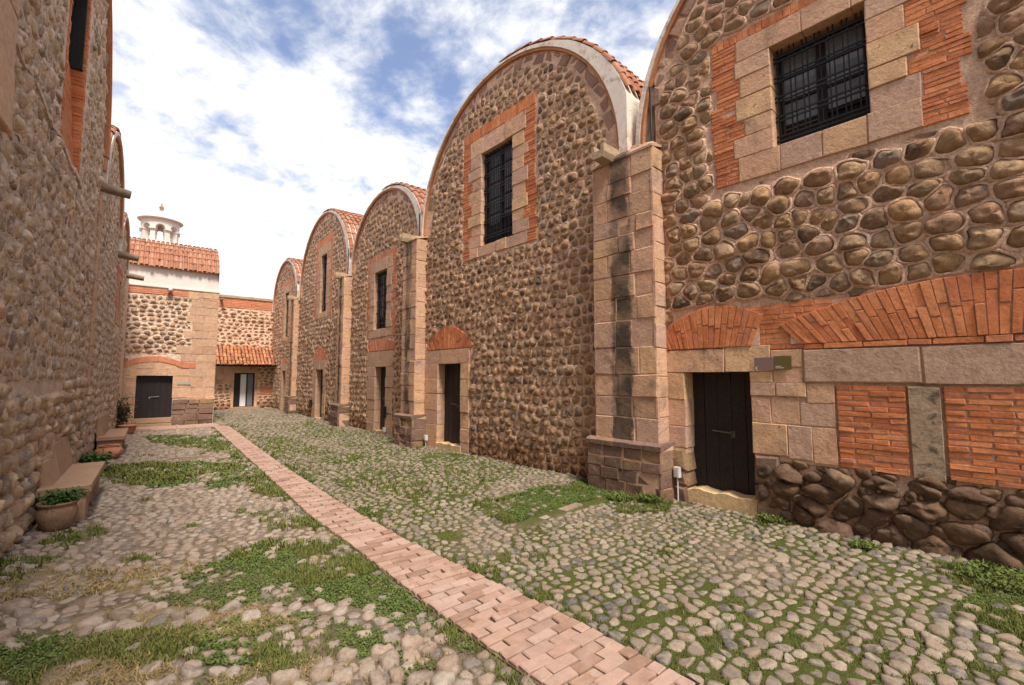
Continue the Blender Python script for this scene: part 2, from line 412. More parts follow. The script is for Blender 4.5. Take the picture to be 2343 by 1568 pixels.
def damp_extra(h=.45, cc=(.07, .05, .038), amt=.75, sc=1.3):
    """damp, soiled foot of a wall with a ragged upper edge"""
    def ex(N, l, geo, noise, mth, colr):
        sp = N.new('ShaderNodeSeparateXYZ'); l(geo.outputs['Position'], sp.inputs[0])
        z = mth('ADD', sp.outputs[2], mth('MULTIPLY', mth('SUBTRACT', noise(sc, 6, .6), .5), 1.6))
        r = N.new('ShaderNodeMapRange'); r.inputs[1].default_value = h+.25; r.inputs[2].default_value = h-.25; r.inputs[4].default_value = amt; l(z, r.inputs[0])
        mx_ = N.new('ShaderNodeMix'); mx_.data_type = 'RGBA'; mx_.blend_type = 'MULTIPLY'; l(r.outputs[0], mx_.inputs[0]); l(colr, mx_.inputs[6]); mx_.inputs[7].default_value = (cc[0]*6, cc[1]*6, cc[2]*6, 1)
        return mx_.outputs[2]
    return ex
def smear_extra(N, l, geo, noise, mth, colr):
    """lime mortar smeared over the stones, thickest in the upper part of the wall"""
    sp = N.new('ShaderNodeSeparateXYZ'); l(geo.outputs['Position'], sp.inputs[0])
    hgt_ = N.new('ShaderNodeMapRange'); hgt_.inputs[1].default_value = 1.2; hgt_.inputs[2].default_value = 3.0; hgt_.inputs[3].default_value = -.12; hgt_.inputs[4].default_value = -.01; l(sp.outputs[2], hgt_.inputs[0])
    q = N.new('ShaderNodeMapRange'); q.inputs[1].default_value = .50; q.inputs[2].default_value = .60; q.inputs[4].default_value = .9
    l(mth('ADD', noise(6.5, 7, .6, .6), hgt_.outputs[0]), q.inputs[0])
    m_ = N.new('ShaderNodeMix'); m_.data_type = 'RGBA'; l(q.outputs[0], m_.inputs[0]); l(colr, m_.inputs[6]); m_.inputs[7].default_value = (.74, .58, .47, 1); return m_.outputs[2]
RIVER = [(.15, .115, .092), (.35, .22, .125), (.44, .305, .19), (.31, .225, .155), (.50, .32, .18), (.39, .27, .175), (.27, .225, .19), (.43, .26, .175), (.34, .24, .165), (.52, .37, .235), (.24, .17, .125), (.41, .29, .19)]
M = {}
M['river'] = material('river_stone', RIVER, .85, 7, .24, .8, 40, extra=damp_extra(), dark=[(7, .60, .12, (.62, .43, .33), .55), (13, .63, .06, (.10, .07, .05), .6)], spec=.12, warm=(.86, .775, .68))
M['river_big'] = material('boulder_stone', [(.10, .07, .052), (.19, .125, .085), (.14, .10, .075), (.24, .165, .11), (.17, .11, .085), (.22, .16, .12)], .85, 5, .35, 1.0, 25, dark=[(3, .56, .1, (.06, .042, .032), .8), (6, .64, .08, (.36, .25, .17), .6)], spec=.15, warm=(.80, .70, .60))
M['mortar'] = material('lime_mortar', [(.52, .355, .26), (.64, .45, .335), (.72, .52, .39)], .95, 5, .2, 1.0, 38, bdist=.03, island=False, extra=damp_extra(.4), dark=[(2.2, .62, .12, (.18, .11, .075), .6)], warm=(1.22, 1.12, 1.03))
M['river_left'] = material('river_stone_pale', [(.22, .18, .15), (.40, .30, .21), (.48, .37, .27), (.35, .28, .22), (.54, .42, .30), (.31, .27, .24), (.46, .36, .27)], .9, 7, .22, .9, 40, extra=smear_extra, spec=.12, warm=(1.14, 1.02, .90))
M['mortar_left'] = material('lime_mortar_pale', [(.52, .39, .30), (.64, .50, .40), (.70, .56, .46)], .95, 4, .2, 1.0, 30, bdist=.035, island=False, dark=[(1.8, .6, .14, (.25, .18, .13), .7)], warm=(1.20, 1.15, 1.10))
ASH = [(.46, .30, .21), (.58, .375, .245), (.52, .345, .24), (.62, .42, .27), (.46, .325, .26), (.60, .39, .28), (.55, .37, .23), (.64, .45, .27)]
ASHD = [(1.6, .58, .12, (.20, .135, .10), .75), (9, .64, .05, (.12, .08, .06), .8)]
M['ashlar'] = material('dressed_sandstone', ASH, .9, 5, .2, .9, 45, dark=ASHD, fine=.2, warm=(1.06, .945, .86))
M['ashlar_far'] = material('dressed_sandstone_pale', [(.48, .32, .22), (.58, .40, .28), (.52, .36, .26), (.62, .43, .28), (.50, .36, .27)], .9, 3, .16, .4, 40, dark=[(1.2, .6, .12, (.26, .17, .12), .7)], warm=(.94, .84, .76))
M['purple'] = material('purple_sandstone', [(.26, .17, .135), (.35, .22, .17), (.30, .21, .17), (.40, .26, .19), (.28, .19, .15)], .9, 5, .25, .9, 35, dark=ASHD, warm=(1.0, .88, .80))
M['plinth'] = material('plinth_stone', [(.23, .155, .12), (.31, .21, .165), (.26, .18, .15), (.35, .24, .16), (.40, .29, .16)], .9, 5, .25, .9, 35, extra=damp_extra(.15, amt=.6), dark=ASHD, warm=(.74, .65, .60))
M['mauve'] = material('mauve_sandstone', [(.38, .265, .20), (.46, .33, .25), (.41, .29, .23)], .9, 3, .25, 1.0, 30, dark=[(4, .6, .08, (.12, .085, .07), .8), (16, .64, .05, (.08, .06, .05), .6)], warm=(1.02, .92, .83))
M['joint'] = material('joint_mortar', [(.46, .30, .22), (.56, .38, .28)], .95, 6, .2, .5, 60, island=False, warm=(1.02, .95, .86))
M['brick'] = material('clay_brick', [(.46, .14, .06), (.62, .21, .09), (.53, .17, .07), (.68, .26, .12), (.57, .18, .08), (.50, .19, .11)], .9, 8, .2, .55, 60, dark=[(3, .6, .1, (.24, .09, .05), .6)], warm=(.98, 1.0, .92))
M['brick_far'] = material('clay_brick_pale', [(.52, .19, .10), (.60, .24, .13), (.56, .21, .11)], .9, 5, .15, .4, 50)
M['brickjoint'] = material('brick_joint', [(.55, .34, .24), (.66, .44, .33)], .95, 8, .2, .5, 60, island=False)
M['white'] = material('whitewash', [(.66, .56, .49), (.78, .70, .64), (.80, .74, .69)], .9, 1.6, .08, .35, 30, island=False, fine=.07,
                      dark=[(3.1, .54, .10, (.42, .27, .18), .7), (1.6, .56, .1, (.30, .22, .17), .6), (9, .60, .06, (.16, .11, .08), .6)], warm=(.97, .93, .86))
M['white_clean'] = material('whitewash_clean', [(.66, .575, .50), (.74, .66, .60)], .9, 1.2, .06, .2, 20, island=False, fine=.05)
M['orange_edge'] = material('ochre_lining', [(.42, .17, .07), (.52, .25, .12)], .9, 3, .2, .5, 30, island=False)
M['tile'] = material('roof_tile', [(.50, .19, .105), (.62, .27, .16), (.56, .22, .12), (.66, .33, .21), (.45, .17, .09)], .85, 9, .2, .4, 50, dark=[(4, .6, .1, (.28, .13, .08), .7)], warm=(.60, .60, .58))
M['tile_old'] = material('roof_tile_old', [(.30, .11, .05), (.44, .17, .07), (.36, .14, .065), (.50, .22, .10), (.20, .09, .05)], .9, 7, .35, .5, 50, dark=[(3, .52, .12, (.10, .055, .035), .85)])
M['door'] = plain('dark_wood', (.020, .014, .014), .5, 0, .35, .5, 30, .5)
M['iron'] = plain('black_iron', (.012, .011, .012), .55, .3, .4, .3, 60)
M['wood'] = plain('brown_wood', (.022, .011, .009), .6, 0, .3, .3, 30, .3)
M['glass'] = plain('window_pane', (.17, .17, .19), .25, 0, .5)  # grey base colour has the sky's reflection in the panes painted in
M['curtain'] = plain('white_curtain', (.75, .73, .73), .9, 0, .1)
M['pot'] = material('terracotta_dark', [(.20, .115, .07), (.28, .17, .10)], .8, 6, .2, .3, 40, island=False, dark=[(5, .6, .1, (.10, .07, .045), .6)])
M['pot_red'] = material('terracotta_red', [(.42, .16, .09), (.50, .22, .13)], .8, 8, .15, .3, 40, island=False)
M['bench'] = material('bench_sandstone', [(.30, .165, .105), (.38, .22, .14), (.34, .20, .14)], .85, 4, .2, .35, 40, dark=[(3, .6, .1, (.16, .10, .07), .6)], fine=.1, warm=(.95, 1.0, .95))
M['step'] = material('step_stone', [(.56, .37, .18), (.64, .46, .26)], .9, 4, .2, .5, 30, island=False, dark=[(3, .6, .1, (.28, .18, .09), .6)])
M['plastic'] = plain('grey_plastic', (.55, .52, .50), .5, 0, .4, 0, 10, .1)
M['spout'] = material('spout_wood', [(.20, .14, .10), (.27, .20, .14)], .9, 8, .2, .6, 30, island=False)
M['spoutstone'] = material('spout_stone', [(.36, .26, .16), (.44, .32, .20)], .9, 6, .2, .6, 30, island=False, dark=[(4, .58, .1, (.15, .11, .07), .6)])
def ashlar_stained(yc, half, axis=1): return material('stained_sandstone', ASH, warm=(.98, .88, .80), rough=.9, nscale=5, namt=.2, bump=.9, bscale=45, dark=ASHD, fine=.2, extra=stain_extra(yc, half, 5, .8, .93, axis))

# ================================================================ buildings
def ring(mb, fr, A, B, w0, w1, mat=0):
    """solid strip between two polylines A (inner) and B (outer) of (u,v), from depth w0 to w1"""
    A = np.array(A); B = np.array(B); n = len(A)
    P = np.concatenate([fr(A[:, 0], A[:, 1], w1+0*A[:, 0]), fr(B[:, 0], B[:, 1], w1+0*A[:, 0]), fr(B[:, 0], B[:, 1], w0+0*A[:, 0]), fr(A[:, 0], A[:, 1], w0+0*A[:, 0])])
    F = []
    for i in range(n-1):
        for a, b in ((0, 1), (1, 2), (2, 3), (3, 0)): F.append((a*n+i, a*n+i+1, b*n+i+1, b*n+i))
    for i in (0, n-1): F.append((i, n+i, 2*n+i, 3*n+i))
    mb.add(P, F, mat)
def tile_piece(mb, p0, p1, up, side, r0, r1, mat=0, seg=6, lift=.02, th=.016):
    """one barrel tile from p0 (upper end) to p1 (lower end)"""
    a = np.linspace(0, math.pi, seg+1); V = []
    for p, r, l_ in ((p0, r0, 0), (p1, r1, lift)):
        for rr in (r, r-th):
            for t in a: V.append(p+side*(rr*math.cos(t))+up*(rr*math.sin(t)*.8+l_))
    n = seg+1; F = []
    for i in range(seg):
        F += [(i, i+1, 2*n+i+1, 2*n+i), (n+i, 3*n+i, 3*n+i+1, n+i+1), (2*n+i, 2*n+i+1, 3*n+i+1, 3*n+i), (i, n+i, n+i+1, i+1)]
    mb.add(V, F, mat, False)
def tiles_on_curve(mb, curve, along, ncol, spacing, r=.085, length=.36, mat=0, rng=RNG, start=0.0):
    """curve: 3D polyline from ridge to eave; columns repeated in direction `along`"""
    C = np.array(curve); d = np.linalg.norm(np.diff(C, axis=0), axis=1); s = np.concatenate([[0], np.cumsum(d)]); T = s[-1]
    n = max(1, int(T/(length*.84))); st = np.linspace(0, T, n+1)
    pt = lambda x: np.array([np.interp(x, s, C[:, k]) for k in range(3)])
    along = np.array(along, float); al = along/np.linalg.norm(along)
    for c in range(ncol):
        off = al*(start+c*spacing)
        for i in range(n):
            e = st[i+1]+.05 if i < n-1 else T+.06*rng.uniform(.4, 1.4)
            p0 = pt(max(0, st[i]-.03)); p1 = pt(min(e, T)); t = p1-p0; t /= np.linalg.norm(t)
            if e > T: p1 = p1+t*(e-T)
            up = np.cross(t, al); up = up*(1 if up[2] > 0 else -1); up /= np.linalg.norm(up)
            j = al*rng.normal(0, .006)
            tile_piece(mb, p0+off+j, p1+off+j+al*rng.normal(0, .006), up, al, r*.86, r*rng.uniform(.96, 1.06), mat, lift=.016)

def arch_fns(c, hw, z0, rise):
    top = lambda u: z0+rise*math.sqrt(max(0, 1-((u-c)/hw)**2))
    return top
def vault_roof(root, fr, c, hw, z0, rise, depth=5.0, near=-1, uv_off=.16, tiles=True, far_tiles=False, wide=.31, front=.0, rim='white'):
    """rim of whitewashed plaster, ochre lining and tiled vault. near = sign of the side with the wide spandrel"""
    T = np.radians(np.linspace(-90, 90, 45)); S = near
    inn = [(c-S*-1*hw*math.sin(t)*1.0, z0+rise*math.cos(t)) for t in T]
    inn = [(c+hw*math.sin(t), z0+rise*math.cos(t)) for t in T]
    out = []
    for t in T:
        side = math.sin(t)*S > 0
        h = hw+(wide if side else .07); u = c+h*math.sin(t)
        if side: u = max(u, c-hw-uv_off) if S < 0 else min(u, c+hw+uv_off)
        out.append((u, z0+(rise+.045)*math.cos(t)))
    e0 = (inn[0][0], z0-.12), (out[0][0], z0-.12); e1 = (inn[-1][0], z0-.12), (out[-1][0], z0-.12)
    A = [e0[0]]+inn+[e1[0]]; B = [e0[1]]+out+[e1[1]]
    jj = RNG.normal(0, .008, len(B)); B = [(b[0], b[1]+j) for b, j in zip(B, jj)]
    mb = MB(); ring(mb, fr, A, B, -.35, .09); mb.build('arch_rim', M[rim], root)
    mb = MB(); A2 = [(c+(hw-.05)*math.sin(t), z0+(rise-.05)*math.cos(t)) for t in T]
    ring(mb, fr, A2, [(c+(hw-.004)*math.sin(t), z0+(rise-.004)*math.cos(t)) for t in T], -.02, .065); mb.build('arch_lining', M['orange_edge'], root)
    # shell and tiles
    mb = MB(); Tn = np.radians(np.linspace(0, 88, 16))
    def curve(sign, add, hx):
        P = []
        for t in Tn:
            u = c+sign*hx*math.sin(t); z = z0+(rise+.055+add)*math.cos(t)
            if sign == S and abs(u-c) > hw+uv_off+.05: break
            P.append((u, z))
        return P
    for sg in (-1, 1):
        K = curve(sg, .0, hw+(wide if sg == S else .07)); K = np.array(K)
        ring(mb, fr, K-[0, .06], K-[0, .01], -depth, -.34, 0)
    if tiles:
        K = np.array(curve(S, .03, hw+wide)); P3 = fr(K[:, 0], K[:, 1], 0*K[:, 0]); n3 = np.array([*(-fr.n), 0.0])
        tiles_on_curve(mb, P3, n3, max(3, int(2.6/.2)), .2, start=front)
    if far_tiles:
        K = np.array(curve(-S, .03, hw+.07)); P3 = fr(K[:, 0], K[:, 1], 0*K[:, 0]); n3 = np.array([*(-fr.n), 0.0])
        tiles_on_curve(mb, P3, n3, 4, .2, start=front)
    mb.build('roof', M['tile'], root)

def window_set(root, fr, op, sur, brk, seg=True, matA='ashlar', matB='brick', panes=True, course=.3, brick_h=.075, nv=9, nh=6, double=True, wd=.27):
    """grilled window with stone surround and toothed brick border. Rects (u0,u1,v0,v1)"""
    u0, u1, v0, v1 = op; s0, s1, t0, t1 = sur; b0, b1, c0, c1 = brk
    rng = RNG
    sb = MB(); bb = MB(); Q = []; BQ = []
    ex = []
    nc = max(3, round((v1-t0)/course)); hs = rng.uniform(.8, 1.2, nc); hs = hs/hs.sum()*(v1-v0); v = v0
    rows = []
    for i, h in enumerate(hs):
        k = .055 if i % 2 else -.055
        for side in (0, 1):
            if side == 0: a = s0+k+rng.uniform(-.03, .03); Q.append(quad(a, u0, v, v+h)); oa = b0+rng.uniform(-.05, .05); BQ += tile(oa, a, v, v+h, brick_h, .22, .005); ex.append((oa, a, v, v+h))
            else: a = s1-k+rng.uniform(-.03, .03); Q.append(quad(u1, a, v, v+h)); oa = b1+rng.uniform(-.05, .05); BQ += tile(a, oa, v, v+h, brick_h, .22, .005); ex.append((a, oa, v, v+h))
        v += h
    Q += tile(s0, s1, v1, t1, t1-v1, (s1-s0)/3, .004); Q += tile(s0-.02, s1+.02, t0, v0, v0-t0, (s1-s0)/4.2, .004)
    if c1 > t1+.03: BQ += tile(b0, b1, t1, c1, c1-t1, .085, .005, regular=True)
    BQ += tile(b0, s0-.005, t0-.0, v0, brick_h, .2, .005); BQ += tile(s1+.005, b1, t0, v0, brick_h, .2, .005); BQ += tile(b0, s0-.005, v1, t1, brick_h, .2, .005); BQ += tile(s1+.005, b1, v1, t1, brick_h, .2, .005)
    blocks(sb, fr, Q, .028, .34, .008, 0, .004, .005)
    fbox(sb, fr, s0+.02, u0-.03, v0+.01, v1-.01, -.2, .012, 1); fbox(sb, fr, u1+.03, s1-.02, v0+.01, v1-.01, -.2, .012, 1)
    fbox(sb, fr, s0+.02, s1-.02, v1+.03, t1-.02, -.2, .012, 1); fbox(sb, fr, s0+.02, s1-.02, t0+.02, v0-.03, -.2, .012, 1)
    sb.build('window_surround', [M[matA], M['joint']], root)
    blocks(bb, fr, BQ, .02, .03, .004, 0, .002, .004)
    fbox(bb, fr, b0+.02, s0+.06, t0+.01, c1-.02, -.06, .009, 1); fbox(bb, fr, s1-.06, b1-.02, t0+.01, c1-.02, -.06, .009, 1); fbox(bb, fr, s0+.061, s1-.061, t1-.02, c1-.02, -.06, .009, 1)
    bb.build('brick_border', [M[matB], M['brickjoint']], root)
    wb = MB(); w = -wd
    fbox(wb, fr, u0-.02, u1+.02, v0-.02, v1+.02, w-.05, w-.03, 0)
    fw = .06; um = (u0+u1)/2
    for a, b, c_, d in ((u0, u0+fw, v0, v1), (u1-fw, u1, v0, v1), (u0+fw, u1-fw, v0, v0+fw), (u0+fw, u1-fw, v1-fw, v1), (um-.05, um+.05, v0+fw, v1-fw)): fbox(wb, fr, a, b, c_, d, w-.028, w+.02, 0)
    nrow = max(2, round((v1-v0)/.36))
    for i in range(1, nrow): z = v0+(v1-v0)*i/nrow; fbox(wb, fr, u0+fw+.001, um-.051, z-.018, z+.018, w-.028, w+.008, 0); fbox(wb, fr, um+.051, u1-fw-.001, z-.018, z+.018, w-.028, w+.008, 0)
    wo = wb.build('window', M['wood'], root)
    if panes:
        pb = MB(); fbox(pb, fr, u0+fw-.01, um-.04, v0+(v1-v0)*.28, v1-fw+.01, w-.024, w-.016); fbox(pb, fr, um+.04, u1-fw+.01, v0+(v1-v0)*.22, v1-fw+.01, w-.024, w-.016); pb.build('pane', M['glass'], wo)
    gb = MB(); w = -wd*.5
    for i in range(nv):
        u = u0+(u1-u0)*(i+.5)/nv
        if double: [fbox(gb, fr, u+d-.007, u+d+.007, v0, v1, w-.007, w+.007) for d in (-.026, .026)]
        else: fbox(gb, fr, u-.01, u+.01, v0, v1, w-.01, w+.01)
    for i in range(nh):
        z = v0+(v1-v0)*(i+.5)/nh
        for d in (-.03, .03) if double else (0,): fbox(gb, fr, u0-.01, u1+.01, z+d-.012, z+d+.012, w+.008, w+.02)
    gb.build('grille', M['iron'], wo)
    return [(b0-.05, b1+.05, t0, c1)]

def door_set(root, fr, op, recess=.28, planks=5, name='door', step=None, hasp=True, ajar=0):
    u0, u1, v0, v1 = op; db = MB()
    e = np.linspace(u0-.03, u1+.03, planks+1)
    Q = [quad(a, b, v0-.04, v1+.03, .003) for a, b in zip(e[:-1], e[1:])]
    blocks(db, fr, Q, -recess, recess+.05, .004, 0, .001, .002)
    fbox(db, fr, u0-.05, u1+.05, v0-.05, v1+.05, -recess-.08, -recess-.03, 0)
    d = db.build(name, M['door'], root)
    if hasp:
        hb = MB(); z = v0+(v1-v0)*.48; um = u0+(u1-u0)*.38
        hb.tube([tuple(fr(um+.28, z+.03, -recess+.03)), tuple(fr(um+.02, z+.012, -recess+.03))], .013, 6)
        hb.tube([tuple(fr(um, z+.01, -recess+.0)), tuple(fr(um, z+.01, -recess+.05)), tuple(fr(um, z-.06, -recess+.05))], .012, 6)
        fbox(hb, fr, um-.03, um+.03, z-.05, z+.04, -recess-.002, -recess+.012); hb.build('handle', M['steel'], d)
    if step is not None:
        s = MB(); a, b, z, wo = step; n = 14; us = np.linspace(a, b, n+1)
        A = [(u, .0-.1) for u in us]; B = [(u, z+.012*math.sin(i*1.3)+RNG.normal(0, .006)) for i, u in enumerate(us)]
        ring(s, fr, A, B, -recess-.03, wo); s.build('door_step', M['step'], root)
M['steel'] = plain('worn_steel', (.16, .14, .13), .45, .7, .5, .2, 60)

def buttress(root, fr, u0, u1, z1, pr, w_back=0.0, pl=.82, plx=.10, label=None, ch=.36, stain=True, spout=True, pbh=.0):
    """pilaster of dressed stone with plinth and water spout; front plane at w=pr"""
    yc = (u0+u1)/2+.02; ms = ashlar_stained(yc, min(.19, (u1-u0)*.2)) if stain else M['ashlar']
    b = MB(); fbox(b, fr, u0+.012, u1-.012, -.1, z1-.02, w_back-.1, pr-.012, 1)
    blocks(b, fr, tile(u0, u1, pl-.02, z1, ch, .42, .003), pr, -(pr-.05), .012, 0, .006, .006)
    wb = min(w_back, 0)
    sf = Frame(fr(u0, 0, 0)[:2], 0, fr.n, -np.array(fr.d)); blocks(b, sf, tile(w_back, pr, pl-.02, z1, ch, .36, .004), 0.0, .04, .008, 0, .002, .003)
    sf2 = Frame(fr(u1, 0, 0)[:2], 0, fr.n, np.array(fr.d)); blocks(b, sf2, tile(0, pr, pl-.02, z1, ch, .36, .004), 0.0, .04, .008, 0, .002, .003)
    # weathered sloping top
    n = 8; us = np.linspace(u0-.01, u1+.01, n+1)
    top = np.array([fr(u, z1+.0, pr+.015) for u in us]); bk = np.array([fr(u, z1+.10+RNG.normal(0, .012), w_back-.1) for u in us]); mid = np.array([fr(u, z1+.07+RNG.normal(0, .012), pr-.03) for u in us])
    V = np.concatenate([top-[0, 0, .02], top+[0, 0, .02], mid, bk, bk-[0, 0, .2]]); m = n+1
    b.add(V, [(k*m+i, k*m+i+1, (k+1)*m+i+1, (k+1)*m+i) for k in range(4) for i in range(n)]+[(i, m+i, 2*m+i, 3*m+i) for i in (0, n)], 0)
    o = b.build('buttress', [ms, M['joint']], root)
    if label: o['label'] = label
    p = MB(); P2 = pr+plx; a, c = u0-plx*.8, u1+plx
    fbox(p, fr, a+.012, c-.012, -.1, pl-.02, w_back-.1, P2-.012, 1)
    blocks(p, fr, tile(a, c, -.06, pl-.10, .2, .36, .004), P2, -(P2-.06), .014, 0, .008, .012)
    sf = Frame(fr(a, 0, 0)[:2], 0, fr.n, -np.array(fr.d)); blocks(p, sf, tile(w_back, P2, -.06, pl-.10, .24, .4, .004), 0.0, .04, .014, 0, .006, .008)
    e = np.linspace(a-.01, c+.01, 6)
    for i in range(5):
        q = fr(np.array([e[i]+.003, e[i+1]-.003]*4), np.array([pl-.1]*2+[pl-.03]*2+[pl]*2+[pl+.012]*2)+RNG.normal(0, .004, 8), np.array([P2+.015]*2+[P2+.02]*2+[P2-.03]*2+[w_back-.05]*2))
        p.add(q, [(0, 1, 3, 2), (2, 3, 5, 4), (4, 5, 7, 6), (0, 2, 4, 6), (1, 3, 5, 7)], 0)
    p.build('plinth', [M['plinth'], M['joint']], o)
    if spout:
        s = MB(); um = u1-(u1-u0)*.30; z = z1+.07; wd = .13 if u0 < 6 else .10; L0 = pr+(.30 if u0 < 6 else .2)
        V = [fr(um+du, z+dz, w) for w, sc in ((w_back-.1, 1.15), (L0, .95)) for du, dz in ((-wd*sc, .13), (-wd*sc, 0), (-wd*.75*sc, -.09), (wd*.75*sc, -.09), (wd*sc, 0), (wd*sc, .13), (wd*.55*sc, .13), (wd*.45*sc, .03), (-wd*.45*sc, .03), (-wd*.55*sc, .13))]
        s.add(V, [(i, (i+1) % 10, 10+(i+1) % 10, 10+i) for i in range(10)]); s.add([V[i] for i in range(10, 20)], [(0, 1, 8, 9), (1, 2, 3, 4), (1, 4, 7, 8), (4, 5, 6, 7)])
        s.build('water_spout', M['spoutstone'], o)
    return o

def rects_ex(*R_):
    def f(u, v):
        ok = np.ones(np.shape(u), bool)
        for a, b, c, d in R_: ok &= ~((u > a) & (u < b) & (v > c) & (v < d))
        return ok
    return f
def bulk(root, fr, u0, u1, top, opens, allowed, su, sv, hgt=(.03, .065), gap=.016, seg=12, mats=None, ringpar=None, extra=None, th=.55, asp=1.15, name='wall', step=.18, rmax=.3, bot=-.15, zmax=9, rings=None, keepfn=None, wstone=0.0):
    mb = MB(); us = np.arange(u0, u1+step*.5, step); us[-1] = u1
    wall_solid(mb, fr, us, top, bot, opens, th, 0)
    U, V = seeds_rows(u0, u1, -.05, zmax, su, sv, wav=.12)
    kw = dict(rings=rings) if rings else {}
    # filler chips pressed into the wider joints
    nch = int((u1-u0)*min(zmax, 8)/(su*sv)*2.5); cu = RNG.uniform(u0, u1, nch); cv = RNG.uniform(0, min(zmax, 9), nch)
    kd = KDTree(len(U))
    for i in range(len(U)): kd.insert((U[i]/asp, V[i], 0), i)
    kd.balance(); dd = np.array([kd.find((a/asp, b, 0))[2] for a, b in zip(cu, cv)]); sel = dd > .56*math.sqrt(su*sv/asp)
    cu = cu[sel]; cv = cv[sel]
    if len(cu) > 12: stones(mb, fr, cu, cv, allowed, gap=.004, hgt=(.02, .034), base=wstone*.5, seg=7, rings=((1.0, -.3), (.75, .7)), rmax=min(.042, .2*sv), mat=1, rough=.2)
    kp = keepfn(U, V) if keepfn else None
    stones(mb, fr, U, V, allowed, gap=gap, hgt=hgt, seg=seg, asp=asp, mat=1, rmax=rmax, keep=kp, base=wstone, collar=(0, .46), **kw)
    if ringpar:     # rough flat stones laid radially under the rim
        c, hw, z0, rise = ringpar[:4]; Q = []
        for k, (d0, d1) in enumerate(((.06, .24),)):
            a = math.radians(12); 
            while a < math.radians(168):
                st = RNG.uniform(.16, .5)/hw*(1 if k == 0 else 1.1)
                b = min(a+st, math.radians(170)); dd = RNG.uniform(-.05, .05)
                q = [(c+(hw-d)*math.cos(t), z0+(rise-d)*math.sin(t)) for t, d in ((a+.012, d1+dd), (a+.012, d0+.01), (b, d0+.01), (b, d1+dd-.02))]
                if k == 0 or RNG.random() < .7: Q.append(q)
                a = b
        blocks(mb, fr, Q, .012, .03, .02, 2, .026, .010)
    if extra: extra(mb)
    return mb.build(name, mats or [M['mortar'], M['river'], M['purple'], M['ashlar'], M['joint']], root)

def ell_in(c, hw, z0, rise, d):
    def f(u, v): return (v < z0) & (np.abs(u-c) < hw+.2) | (((u-c)/(hw-d))**2+((np.maximum(v, z0)-z0)/(rise-d))**2 < 1)
    return f
def surround_door(root, fr, op, out, lint, mat='ashlar', ch=.36, name='door_surround', bw=.4):
    """jambs and lintel; out=(u0,u1), lint=top of the lintel"""
    u0, u1, v0, v1 = op; a, b = out; mb = MB(); Q = []
    Q += tile(a, u0, -.05, v1, ch, max(u0-a, .3), .004)+tile(u1, b, -.05, v1, ch, max(b-u1, .3), .004)+tile(a, b, v1, lint, lint-v1, (b-a)/2.4, .004)
    blocks(mb, fr, Q, .03, .42, .008, 0, .004, .005)
    fbox(mb, fr, a+.02, u0-.02, 0, v1-.01, -.3, .012, 1); fbox(mb, fr, u1+.02, b-.02, 0, v1-.01, -.3, .012, 1); fbox(mb, fr, a+.02, b-.02, v1+.02, lint-.01, -.3, .012, 1)
    mb.build(name, [M[mat], M['joint']], root)
def brick_arch(root, fr, u0, u1, vin, peak, kcurve, focus, bw=.07, mat='brick', proud=.026, vf=None):
    um = (u0+u1)/2; vf = vf or (lambda u: peak-kcurve*(u-um)**2)
    mb = MB(); blocks(mb, fr, voussoirs(u0, u1, vin, vf, focus, bw), proud, .03, .004, 0, .002, .004)
    n = 24; us = np.linspace(u0-.1, u1+.1, n); us = [u for u in us if vf(u) > vin+.06]
    ring(mb, fr, [(u, vin+.01) for u in us], [(u, vf(u)-.03) for u in us], -.1, proud-.014, 1)
    return mb.build('brick_arch', [M[mat], M['brickjoint']], root)

